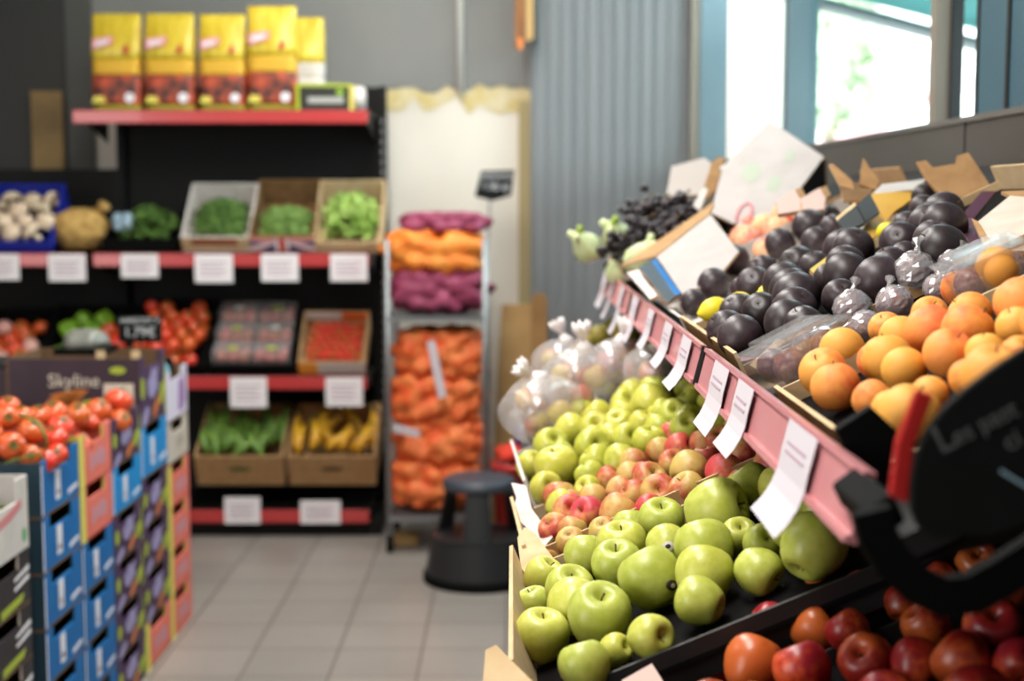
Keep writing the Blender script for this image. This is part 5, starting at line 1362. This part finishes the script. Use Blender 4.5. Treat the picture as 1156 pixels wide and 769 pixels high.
# black herb tray with herbs and a folded film
M = tipped(158, 0, 0.32, 0.3, 14, Z2)
shelf_crate('herb_tray', M, 0.31, 0.3, 0.07, [BLACK_PLASTIC, BLACK_PLASTIC], 'black plastic tray of green herbs on the shelf', fh=0.055, bh=0.09, cat='tray')
HERB = mat('herb_green', (92, 124, 48), 0.7, (66, 100, 38), 30); BEAN = mat('bean_green', (126, 156, 76), 0.55, (98, 132, 58), 24); LETT = mat('lettuce_green', (176, 200, 110), 0.6, (140, 178, 78), 14)
def greens(name, M, x0, x1, y0, y1, z0, zh, n, m, label, seed, lng=0.05, wid=0.007, leaf=False, cat='greens'):
    rr = random.Random(seed); b = MB(); Mi = M
    e = empty(name, M=M @ Matrix.Translation(((x0 + x1) / 2, (y0 + y1) / 2, z0)))
    for i in range(n):
        x = rr.uniform(x0, x1); y = rr.uniform(y0, y1); u = (x - (x0 + x1) / 2) / ((x1 - x0) / 2 + 1e-6); v = (y - (y0 + y1) / 2) / ((y1 - y0) / 2)
        z = zh * max(0.1, (1 - 0.5 * u * u - 0.5 * v * v)) * rr.uniform(0.25, 1)
        Et = Matrix.Translation((x - (x0 + x1) / 2, y - (y0 + y1) / 2, z)) @ Euler((rr.uniform(-0.5, 0.9), rr.uniform(-0.4, 0.4), rr.uniform(0, 6.28))).to_matrix().to_4x4()
        if leaf:
            L_ = lng * rr.uniform(0.6, 1.2)
            b.add([(-L_, 0, 0), (-L_ * 0.3, -L_ * 0.5, 0.012), (L_ * 0.6, -L_ * 0.45, 0.0), (L_, 0, 0.018), (L_ * 0.5, L_ * 0.5, 0.004), (-L_ * 0.3, L_ * 0.45, 0.014), (0, 0, -0.004)], [(0, 1, 6), (1, 2, 6), (2, 3, 6), (3, 4, 6), (4, 5, 6), (5, 0, 6)], 0, Et)
        else:
            b.tube([(-lng, 0, 0), (-lng * 0.3, 0, 0.006), (lng * 0.4, 0.004, 0.004), (lng, 0.0, -0.008)], [wid * 0.5, wid, wid, wid * 0.4], 5, 0, Et)
    o = b.build('heap', m, e, smooth=not leaf); o['kind'] = 'stuff'
    tag(e, label, cat); return e
greens('herb_heap', M, -0.08, 0.115, 0.05, 0.25, 0.03, 0.13, 260, HERB, 'dark green herb leaves heaped in the black tray', 51, 0.03, leaf=True)
fb = empty('film_bag', loc=(gx(138, 6.06), 6.09, Z2 + 0.085)); tag(fb, 'crumpled bluish film bag on the edge of the herb tray', 'bag')
lumpy('film', (0.1, 0.06, 0.09), 0.05, mat('blue_grey_film', (120, 150, 168), 0.2, (170, 186, 194), 12), 8, fb, depth=0.6)
# three bean crates
M = tipped(246, 0, 0.3, 0.36, 34, Z2)
shelf_crate('bean_crate', M, 0.29, 0.33, 0.12, [PALE_KRAFT, WHITE_CARD], 'pale crate of dark green beans, first of three tipped crates', fh=0.075, bh=0.13)
MB().box(-0.1, 0.09, -0.0035, -0.0005, 0.04, 0.07).build('brown_panel', mat('rust_print', (140, 74, 46), 0.7), [o for o in C.objects if o.name.startswith('bean_crate')][-1])
greens('bean_heap', M, -0.1, 0.1, 0.05, 0.27, 0.03, 0.1, 300, HERB, 'dark green beans heaped in the first tipped crate', 52, 0.034, 0.006)
M = tipped(320, 0, 0.28, 0.36, 34, Z2)
fc = shelf_crate('bean_crate', M, 0.275, 0.36, 0.12, [KRAFT, mat('brown_card', (128, 96, 58))], 'brown crate with a blue, white and red printed flag front', fh=0.078, bh=0.13)
NAVY = mat('navy_print', (40, 44, 106), 0.6); FRED = mat('flag_red', (206, 74, 56), 0.6)
def flagq(m, pts, nm, k): MB().prism([(x, -0.0005 - k * 0.0006, z) for x, z in pts], (0, -0.0006, 0)).build(nm, m, fc)
X, H0, H1 = 0.1375, 0.006, 0.078
flagq(mat('flag_pink', (222, 170, 170), 0.6), [(-X, H0), (X, H0), (X, H1), (-X, H1)], 'flag_ground', 0)
for s_ in (-1, 1):
    flagq(NAVY, [(s_ * 0.03, H0 + 0.004), (s_ * 0.1, H0 + 0.004), (s_ * 0.03, 0.045)], 'navy_field', 1)
    flagq(NAVY, [(s_ * X, 0.03), (s_ * X, H1 - 0.02), (s_ * 0.075, 0.048)], 'navy_field', 1)
    flagq(WHITE_PRINT, [(s_ * 0.03, 0.05), (s_ * 0.03, 0.042), (s_ * X, H0 + 0.002), (s_ * X, H0 + 0.014)], 'white_band', 1)
flagq(WHITE_PRINT, [(-0.028, H0), (0.028, H0), (0.028, H1), (-0.028, H1)], 'white_band', 1)
flagq(FRED, [(-0.014, H0), (0.014, H0), (0.014, H1), (-0.014, H1)], 'red_band', 2)
flagq(FRED, [(-X, H1 - 0.008), (X, H1 - 0.008), (X, H1), (-X, H1)], 'red_band', 2)
greens('bean_heap', M, -0.095, 0.095, 0.05, 0.22, 0.03, 0.085, 260, BEAN, 'green beans heaped low in the flag printed crate', 53, 0.034, 0.006)
M = tipped(394, 0, 0.28, 0.36, 34, Z2)
shelf_crate('lettuce_crate', M, 0.285, 0.34, 0.13, [PALE_KRAFT, PALE_KRAFT], 'pale wooden crate of light green salad at the shelf end', fh=0.05, bh=0.14)
greens('salad_heap', M, -0.1, 0.1, 0.05, 0.28, 0.03, 0.12, 260, LETT, 'light green frilly salad leaves in the pale crate', 54, 0.035, leaf=True)
# shelf 3 ----------------------------------------------------------------------
def pepper_proto(name, m):
    prof = [(0.0, -0.5), (0.12, -0.52), (0.26, -0.47), (0.36, -0.3), (0.43, -0.05), (0.47, 0.2), (0.42, 0.38), (0.26, 0.45), (0.12, 0.40), (0, 0.36)]
    o = MB().lathe(prof, 24, mod=lambda a, z: 1 + 0.09 * math.cos(4 * a)).build(name, m, smooth=True)
    MB().tube([(0, 0, 0.34), (0.0, 0.02, 0.5), (0.05, 0.04, 0.62)], [0.07, 0.045, 0.05], 8).build('stem', CALYX, o, smooth=True)
    return o
P_GPEP = proto(pepper_proto, 'green_pepper', fruit_mat('green_pepper_skin', (92, 142, 34), (126, 170, 48), 0.25, 4, 0.3, 0.7, 0.1, coat=0.3))
P_RPEP = proto(pepper_proto, 'red_pepper', fruit_mat('red_pepper_skin', (196, 42, 26), (212, 66, 32), 0.22, 4, 0.3, 0.7, 0.1, coat=0.3))
P_RAD = proto(round_proto, 'radish', fruit_mat('radish_skin', (176, 40, 40), (196, 70, 62), 0.4, 4, 0.3, 0.7, 0.15), 1, 1, 0, 0, True, 16)
P_TURN = proto(round_proto, 'pale_onion', fruit_mat('pale_onion_skin', (226, 178, 164), (206, 150, 136), 0.4, 4, 0.3, 0.7, 0.1), 1, 0.95, 0, 0.02, True, 16)
P_TOM2 = P_TOMATO
M = tipped(0, 0, 0.36, 0.36, 32, Z3)
shelf_crate('vegetable_crate', M, 0.3, 0.34, 0.08, [BLACK_PLASTIC, BLACK_PLASTIC], 'black crate of red tomatoes and pale onions at the left', fh=0.05, bh=0.1)
g = grid(0.3, 0.34, 0.075, rb, layers=1)
in_crate(P_TOM2, M, [p for i, p in enumerate(g) if i % 4 != 1], rb, 'deep red tomato in the black crate at the left', 'tomato', 'tomatoes in the left black crate')
in_crate(P_TURN, M, [p for i, p in enumerate(g) if i % 4 == 1], rb, 'pale pink onion among the red tomatoes at the left', 'onion', 'pale onions in the left black crate')
M = tipped(92, 0, 0.36, 0.36, 32, Z3)
shelf_crate('pepper_crate', M, 0.36, 0.36, 0.08, [BLACK_PLASTIC, BLACK_PLASTIC], 'black crate of green and red peppers behind the printed carton', fh=0.05, bh=0.1)
g = grid(0.36, 0.36, 0.088, rb, layers=1)
in_crate(P_GPEP, M, [p for p in g if p[0] < 0.06], rb, 'green pepper in the pepper crate', 'pepper', 'green peppers in the black crate')
in_crate(P_RPEP, M, [p for p in g if p[0] >= 0.06], rb, 'red pepper in the pepper crate', 'pepper', 'red peppers in the black crate')
M = tipped(187, 0, 0.34, 0.38, 34, Z3)
shelf_crate('tomato_crate', M, 0.325, 0.38, 0.08, [BLACK_PLASTIC, BLACK_PLASTIC], 'black crate of loose red tomatoes in the middle of the shelf', fh=0.05, bh=0.11)
in_crate(P_TOM2, M, grid(0.325, 0.38, 0.068, rb, layers=2, jit=0.06), rb, 'loose red tomato in the middle black crate', 'tomato', 'loose tomatoes in the middle black crate', 1.2)
# film-covered tomato punnets on a black tray
M = tipped(281, 0, 0.42, 0.36, 30, Z3)
shelf_crate('punnet_tray', M, 0.355, 0.36, 0.05, [BLACK_PLASTIC, BLACK_PLASTIC], 'black tray holding clear punnets of pink tomatoes', fh=0.05, bh=0.06, cat='tray')
P_TOMP = proto(tomato_proto, 'pink_tomato', fruit_mat('pink_tomato_skin', (206, 92, 78), (222, 130, 110), 0.25, 5, 0.3, 0.7, 0.12, coat=0.3))
def back_punnet(M, x, y, z, w, d, h, label, rr):
    P = M @ Matrix.Translation((x, y, z)) @ Matrix.Rotation(R(-8), 4, 'X'); e = empty('tomato_punnet', M=P); t = 0.002
    b = MB(); b.box(-w / 2, w / 2, 0, d, 0, t); b.box(-w / 2, w / 2, 0, t, t, h); b.box(-w / 2, w / 2, d - t, d, t, h); b.box(-w / 2, -w / 2 + t, t, d - t, t, h); b.box(w / 2 - t, w / 2, t, d - t, t, h)
    b.build('punnet_tub', CLEAR, e)
    MB().box(-w / 2, w / 2, 0, d, h, h + 0.004).build('punnet_film', clear_mat('punnet_film', opacity=0.1, rough=0.3, white=0.1) if 'punnet_film' not in MATS else MATS['punnet_film'], e)
    MB().box(-w * 0.1, w * 0.16, d * 0.3, d * 0.55, h + 0.0041, h + 0.005).build('sticker', STICKER_PALE if rr.random() < 0.6 else LEAF_PRINT, e)
    tag(e, label, 'punnet', 'clear tomato punnets on the black tray')
    for i in range(3):
        for j in range(2):
            c = copy_tree(P_TOMP); dd = 0.05
            c.matrix_world = Matrix.Translation(P @ Vector((-w / 2 + 0.032 + i * (w - 0.064) / 2, 0.032 + j * (d - 0.064), t + dd * 0.45))) @ rot_to((rr.gauss(0, 0.6), rr.gauss(-0.3, 0.6), 1), rr.uniform(0, 6)) @ Matrix.Scale(dd, 4)
            tag(c, 'pink tomato inside a clear punnet on the black tray', 'tomato', 'tomatoes in the clear punnets')
k = 0
for j, (yy, zz_) in enumerate([(0.02, 0.03), (0.135, 0.055), (0.25, 0.08)]):
    for i, xx in enumerate((-0.083, 0.083)):
        back_punnet(M, xx, yy, zz_, 0.162, 0.108, 0.06, f"clear tomato punnet, {['front', 'middle', 'back'][j]} row {['left', 'right'][i]} on the black tray", rb); k += 1
M = tipped(374, 0, 0.3, 0.3, 36, Z3)
cc = shelf_crate('small_tomato_crate', M, 0.285, 0.3, 0.07, [WHITE_CARD, KRAFT_IN], 'white and orange rimmed crate of small red tomatoes', fh=0.07, bh=0.1, cat='crate')
ORC = mat('orange_card', (222, 104, 34), 0.55)
MB().box(-0.1425, -0.06, -0.0015, -0.0003, 0.004, 0.07).build('orange_print', mat('amber_card', (232, 150, 50), 0.55), cc)
MB().box(-0.1425, 0.02, 0.2895, 0.2915, 0.06, 0.1).build('white_rim', WHITE_CARD, cc)
MB().box(0.02, 0.1425, 0.2895, 0.2915, 0.06, 0.1).build('orange_rim', ORC, cc)
P_CHT = proto(round_proto, 'small_tomato', fruit_mat('small_tomato_skin', (190, 44, 24), (214, 96, 36), 0.3, 5, 0.35, 0.7, 0.15, coat=0.2), 1, 1, 0, 0.02, True, 14)
in_crate(P_CHT, M, grid(0.285, 0.3, 0.036, rb, layers=2, jit=0.1), rb, 'small red tomato in the white rimmed crate', 'tomato', 'small tomatoes in the white rimmed crate')
# shelf 4 ----------------------------------------------------------------------
def veg_carton(px, w, label, inner=KRAFT_IN):
    M = tipped(px, 0, w, 0.36, 26, Z4 + 0.1)
    e = shelf_crate('vegetable_carton', M, w, 0.36, 0.16, [KRAFT, inner], label, fh=0.15, bh=0.18, cat='carton')
    return M, e
M1_, v1 = veg_carton(268, 0.375, 'kraft carton of green cucumbers on the bottom shelf')
M2_, v2 = veg_carton(373, 0.375, 'kraft carton of yellow courgettes on the bottom shelf')
for M_, v_, m_ in ((M1_, v1, mat('moss_print', (76, 84, 34), 0.8)), (M2_, v2, mat('dark_brown_print', (84, 58, 34), 0.8))):
    bb = MB()
    bb.prism([(x * 0.05, -0.0012, 0.085 + z * 0.012) for x, z in ell(0, 0, 1, 1)], (0, 0.0012, 0)); bb.build('printed_mark', m_, v_)
def long_veg(name, Mw, pts, r, m, label, group, cat):
    o = MB().tube(pts, [r * 0.5, r * 0.95, r, r * 0.9, r * 0.6, r * 0.3][:len(pts)], 10).build(name, m, smooth=True, M=Mw)
    e = Vector(pts[-1]) - Vector(pts[-2])
    MB().tube([pts[-1], Vector(pts[-1]) + e.normalized() * 0.02], r * 0.3, 6).build('stem', CALYX, o)
    tag(o, label, cat, group); return o
rv = random.Random(77)
GC = mat('green_cucumber_skin', (118, 150, 62), 0.45, (88, 126, 48), 14); YC2 = mat('yellow_courgette_skin', (222, 172, 44), 0.4, (206, 148, 30), 8)
for (Mb, m, nm, lab, grp, ct_, n) in ((M1_, GC, 'green_cucumber', 'green cucumber in the kraft carton', 'green cucumbers in the carton', 'cucumber', 22), (M2_, YC2, 'yellow_courgette', 'yellow courgette in the kraft carton', 'yellow courgettes in the carton', 'courgette', 13)):
    for i in range(n):
        if i < n * 0.6:   # lying against the back, upright
            x = -0.15 + 0.3 * (i / (n * 0.6 - 1)); y0 = rv.uniform(0.08, 0.2); L_ = rv.uniform(0.16, 0.22)
            a = rv.uniform(-0.3, 0.3) if nm[0] == 'g' else rv.uniform(-0.7, 0.7)
            P0 = Vector((x, y0, 0.11)); dr = Vector((math.sin(a), 0.75, 0.32)).normalized()
        else:             # across the front
            x = -0.13 + 0.26 * ((i - n * 0.6) / max(1, n * 0.4 - 1)); P0 = Vector((x - 0.03, rv.uniform(0.03, 0.06), 0.12 + rv.uniform(0, 0.03))); L_ = rv.uniform(0.12, 0.16)
            dr = Vector((rv.uniform(-0.5, 0.9), 0.6, 0.25)).normalized()
        bend = Vector((rv.uniform(-0.02, 0.02), 0, 0.015))
        pts = [P0 + dr * L_ * t + bend * math.sin(math.pi * t) for t in (0, 0.2, 0.4, 0.6, 0.8, 1.0)]
        pts = [Vector((max(-0.165, min(0.165, p.x)), min(p.y, 0.335), p.z)) for p in pts]
        c_ = pts[2].copy(); Mw = Mb @ Matrix.Translation(c_)
        o = long_veg(nm, Mw, [p - c_ for p in pts], 0.019 if nm[0] == 'g' else 0.022, m, lab + (', lying across the front' if i >= n * 0.6 else ', standing against the back'), grp + (' front' if i >= n * 0.6 else ' back'), ct_)

# ------------------------------------------------------------------ trolley with net sacks
TY = 5.72
tr = empty('cage_trolley', loc=(gx(492, TY), TY + 0.22, 0)); tag(tr, 'narrow grey metal trolley with two tiers of net sacks', 'trolley')
o = Vector(tr.location); Lt = Matrix.Translation(-o)
xa, xb = gx(437, TY), gx(547, TY); zt = gz(270, TY); zm = gz(357, TY); zb = gz(583, TY)
for x in (xa, xb):
    for y in (TY, TY + 0.42):
        MB().tube([(x, y, 0.09), (x, y, zt)], 0.012, 8).build('post', GREY_METAL, tr, M=Lt, smooth=True)
for z in (zm, zb):
    b = MB(); b.box(xa, xb, TY - 0.012, TY + 0.432, z - 0.02, z); b.build('shelf', GREY_METAL, tr, M=Lt)
MB().tube([(xa, TY + 0.42, zt), (xb, TY + 0.42, zt)], 0.012, 8).build('top_bar', GREY_METAL, tr, M=Lt)
for x in (xa, xb):
    for y in (TY + 0.03, TY + 0.39):
        MB().lathe([(0, -0.012), (0.035, -0.012), (0.038, 0), (0.035, 0.012), (0, 0.012)], 14, M=Matrix.Translation((x, y, 0.038)) @ Matrix.Rotation(math.pi / 2, 4, 'Y')).build('wheel', BLACK_PLASTIC, tr, M=Lt, smooth=True)
        MB().box(x - 0.016, x + 0.016, y - 0.02, y + 0.02, 0.0765, 0.0899).build('wheel_fork', GREY_METAL, tr, M=Lt)
def net_mat(name, c1, c2, sc=16):
    return mat(name, c1, 0.6, c2, sc, bump=0.4, detail=3)
NR = net_mat('red_onion_net', (132, 40, 72), (164, 72, 104)); NO = net_mat('orange_net', (240, 122, 34), (250, 160, 66)); NC = net_mat('red_orange_net', (226, 88, 34), (244, 140, 74))
def net_sack(x, y, z, dims, lump, m, label, seed, tie=None, roll=0.0):
    e = empty('net_sack', loc=(x, y, z)); lumpy('sack_body', dims, lump, m, seed, e, depth=0.95, power=4.0)
    s_ = 1 if (tie or 1) > 0 else -1
    MB().tube([(s_ * dims[0] * 0.4, 0, dims[2] * 0.62), (s_ * dims[0] * 0.485, -0.01, dims[2] * 0.6), (s_ * dims[0] * 0.52, -0.03, dims[2] * 0.5)], [0.03, 0.014, 0.026], 8).build('tied_end', m, e, smooth=True)
    tag(e, label, 'net sack', 'net sacks of onions on the trolley'); return e
xc = (xa + xb) / 2
h1 = gz(312, TY) - zm; h2 = gz(266, TY) - gz(318, TY); h3 = 0.135
net_sack(xc + 0.005, TY + 0.17, zm + 0.001, (0.41, 0.32, h1 + 0.035), 0.075, NR, 'dark purple onion net sack lying on the trolley shelf', 61)
net_sack(xc - 0.01, TY + 0.17, zm + h1 - 0.005, (0.42, 0.33, h2 + 0.015), 0.085, NO, 'bright orange net sack between two purple onion sacks', 62, -1)
net_sack(xc + 0.02, TY + 0.18, zm + h1 + h2 - 0.02, (0.36, 0.3, 0.095), 0.07, NR, 'purple onion net sack on the very top of the trolley', 63)
zz_ = zb + 0.001; hs = [0.2, 0.16, 0.2, 0.19]
for i, h_ in enumerate(hs):
    net_sack(xc + (0.01 if i % 2 else -0.012), TY + 0.18, zz_, (0.39, 0.33, h_ + 0.035), 0.085, NC, f"orange red net sack on the trolley's lower tier, {['at the bottom', 'second from the bottom', 'second from the top', 'topmost, with a white band'][i]}", 70 + i, -1 if i % 2 else 1); zz_ += h_ - 0.005
wb = empty('white_band', loc=W(492, 418, TY - 0.02)); bpy.context.view_layer.update(); tag(wb, 'white paper band hanging down the topmost orange net sack', 'paper band')
MB().prism([W(482, 386, TY - 0.03) - wb.location, W(491, 384, TY - 0.03) - wb.location, W(504, 448, TY - 0.035) - wb.location, W(495, 450, TY - 0.035) - wb.location], (0, 0.002, 0)).build('paper', PAPER, wb)
wb2 = empty('white_band', loc=W(458, 487, TY - 0.02)); bpy.context.view_layer.update(); tag(wb2, 'pale paper band across the left of the orange net sacks', 'paper band')
MB().prism([W(445, 478, TY - 0.03) - wb2.location, W(474, 486, TY - 0.035) - wb2.location, W(473, 494, TY - 0.035) - wb2.location, W(445, 488, TY - 0.03) - wb2.location], (0, 0.002, 0)).build('paper', PAPER, wb2)
# small wooden block under the trolley
MB().box(-0.05, 0.05, -0.04, 0.04, 0, 0.05).build('wood_block', mat('pale_wood', (196, 160, 104), 0.8), loc=(gx(457, 5.9), 5.9, 0), bevel=0.003)
tag(C.objects['wood_block'], 'small pale wooden block on the floor under the trolley', 'wood block')
# slate sign on a tall pole behind the trolley
TS = 6.18
p2 = empty('pole_sign', loc=(gx(552, TS), TS, 0)); bpy.context.view_layer.update(); tag(p2, 'black slate sign with chalk lines on a thin pole above the trolley', 'sign')
def Q(px, py): return W(px, py, TS) - p2.location
MB().prism([Q(543, 193), Q(581, 192), Q(577, 221), Q(556, 227), Q(536, 222)], (0, 0.008, 0)).build('board', SLATE, p2)
MB().tube([Q(553, 226), Q(550, 300), Q(548, 356)] + [(gx(548, TS) - p2.location.x, 0, 0.3), (gx(548, TS) - p2.location.x, 0, 0)], 0.0045, 8).build('pole', GREY_METAL, p2)
MB().lathe([(0, 0), (0.03, 0), (0.03, 0.008), (0.01, 0.014), (0, 0.014)], 18, M=Matrix.Translation((gx(548, TS) - p2.location.x, 0, 0))).build('foot', GREY_METAL, p2)
text_mesh('OIGNONS', 0.03, Matrix.Translation(Q(561, 199) + Vector((0, -0.0015, 0))) @ MX, CHALK, p2)
text_mesh('1.50 \u20ac', 0.046, Matrix.Translation(Q(559, 211) + Vector((0, -0.0015, 0))) @ MX @ Matrix.Rotation(-0.15, 4, 'Z'), CHALK, p2)
# ------------------------------------------------------------------ step stool, bucket, flattened cartons
st = empty('step_stool', loc=(W(541, 640, 5.3).x, 5.34, 0)); tag(st, 'round dark grey step stool standing on the tiles', 'stool')
SG = mat('stool_plastic', (30, 31, 33), 0.5); 
ht = 0.4
MB().lathe([(0.0, ht - 0.012), (0.11, ht - 0.012), (0.128, ht - 0.03), (0.14, ht - 0.045), (0.142, ht - 0.03), (0.136, ht - 0.008), (0.12, ht), (0, ht)][::1], 28).build('top_step', mat('stool_top', (58, 64, 74), 0.45), st, smooth=True)
# flared body with three wide openings
b = MB(); n = 48
def ringr(z): return 0.122 + (0.2 - 0.122) * ((ht - z) / ht) ** 0.9
for k in range(n):
    t0, t1 = 2 * math.pi * k / n, 2 * math.pi * (k + 1) / n
    frac = (k % 16) / 16
    for (za, zb_) in ((0.0, 0.17), (0.17, 0.36), (0.36, ht - 0.035)):
        if za == 0.17 and 0.16 < frac < 0.84: continue
        r0, r1 = ringr(za) + (0.012 if za == 0 else 0), ringr(zb_) + (0.012 if zb_ == 0.17 and za == 0 else 0)
        th = 0.006
        vs = [(r0 * math.cos(t0), r0 * math.sin(t0), za), (r0 * math.cos(t1), r0 * math.sin(t1), za), (r1 * math.cos(t1), r1 * math.sin(t1), zb_), (r1 * math.cos(t0), r1 * math.sin(t0), zb_)]
        vi = [((math.hypot(x, y) - th) / math.hypot(x, y) * x, (math.hypot(x, y) - th) / math.hypot(x, y) * y, z) for x, y, z in vs]
        b.add(vs + vi, [(0, 1, 2, 3), (7, 6, 5, 4), (0, 3, 7, 4), (1, 5, 6, 2), (3, 2, 6, 7), (0, 4, 5, 1)])
bo = b.build('flared_body', SG, st); bo.rotation_euler = (0, 0, R(-95))
MB().lathe([(0.21, 0.0), (0.216, 0.004), (0.216, 0.03), (0.208, 0.036), (0.2, 0.036), (0.2, 0.0)], 40).build('rubber_ring', BLACK_PLASTIC, st, smooth=False)
MB().lathe([(0.128, 0.168), (0.176, 0.168), (0.182, 0.176), (0.128, 0.18)], 40).build('lower_step', SG, st)
bk = empty('red_bucket', loc=(gx(583, 5.75), 5.74, 0)); tag(bk, 'red plastic bucket standing behind the step stool', 'bucket')
RED = mat('red_plastic', (206, 36, 28), 0.35)
hb = gz(510, 5.7) - 0.05
MB().lathe([(0.0, 0.0), (0.08, 0.0), (0.1, hb - 0.02), (0.107, hb - 0.02), (0.107, hb), (0.097, hb), (0.08, 0.02), (0, 0.02)], 28).build('bucket_body', RED, bk, smooth=True)
MB().tube([(-0.107, 0, hb - 0.02)] + [(0.107 * math.cos(math.pi - math.pi * i / 8), -0.05, hb - 0.02 + 0.03 * math.sin(math.pi * i / 8)) for i in range(1, 8)] + [(0.107, 0, hb - 0.02)], 0.003, 6).build('handle', GREY_METAL, bk)
cl = empty('red_cloth', loc=(gx(583, 5.75), 5.74, hb + 0.001)); tag(cl, 'bunched red and orange cloth on top of the red bucket', 'cloth')
lumpy('cloth_folds', (0.18, 0.18, 0.075), 0.06, mat('cloth_red', (220, 58, 34), 0.7), 91, cl, depth=0.6)
b_ = MB().tube([(0, 0, 0), (0.0, 0, 0.05), (0.004, 0, 0.09)], [0.016, 0.02, 0.012], 10).build('blue_bottle', mat('violet_blue', (74, 66, 160), 0.4), smooth=True, loc=(gx(586, 5.74), 5.72, hb + 0.07))
MB().lathe([(0, 0.088), (0.01, 0.088), (0.01, 0.105), (0, 0.106)], 10).build('bottle_cap', WHITE_CARD, b_)
tag(b_, 'small violet blue bottle lying in the cloth on the bucket', 'bottle')
for i, (pxs, y, lab, m) in enumerate(([[(566, 346), (604, 346), (604, 600), (553, 600)], 6.2, 'flattened brown carton leaning by the grey boarding', mat('leaning_kraft', (186, 150, 98), 0.85, (170, 132, 82), 6)], [[(600, 338), (607, 333), (616, 334), (619, 342), (617, 600), (600, 600)], 6.12, 'rounded brown board leaning in front of the grey boarding', mat('leaning_brown', (150, 112, 66), 0.85, (134, 98, 56), 6)])):
    c = W(pxs[0][0] + 10, 600, y); c.z = 0
    pts = []
    for px, py in pxs:
        z = max(0.002, W(px, py, y).z); yy = y + 0.12 * z
        pts.append(Vector((W(px, py, y).x, yy, z)))
    MBo = MB(); MBo.prism([p - c for p in pts], (0, 0.012, 0)); oo = MBo.build('flattened_carton' if i == 0 else 'brown_board', m, loc=c)
    tag(oo, lab, 'carton' if i == 0 else 'board')
# wooden piece hanging at the top by the column
hw = empty('wooden_hanger', loc=W(592, 20, 6.4)); bpy.context.view_layer.update(); tag(hw, 'orange brown wooden board hanging high beside the grey boarding', 'wooden board')
def Hq(px, py, d=0): return W(px, py, 6.4 + d) - hw.location
MB().prism([Hq(581, -60), Hq(593, -60), Hq(593, 48), Hq(586, 56), Hq(581, 54)], (0, 0.03, 0)).build('board', mat('orange_wood', (150, 96, 48), 0.6, (120, 72, 34), 8, stretch=(6, 6, 1)), hw)
MB().prism([Hq(593.2, -60), Hq(602, -60), Hq(602, 44), Hq(594, 46)], (0, 0.03, 0)).build('pale_edge', mat('pale_wood', (196, 160, 104)), hw)
MB().prism([Hq(584, 42, -0.012), Hq(591, 44, -0.012), Hq(590, 56, -0.012), Hq(585, 56, -0.012)], (0, 0.01, 0)).build('bright_knob', mat('bright_orange', (220, 130, 60), 0.5), hw)
MB().box(-0.01, 0.06, 0.031, 0.2, 0.18, 0.2).build('hanging_peg', BLACK_METAL, hw)

# ------------------------------------------------------------------ put the pattern pieces away
def drop(o):
    for ch in list(o.children): drop(ch)
    bpy.data.objects.remove(o)
for o in HIDE: drop(o)
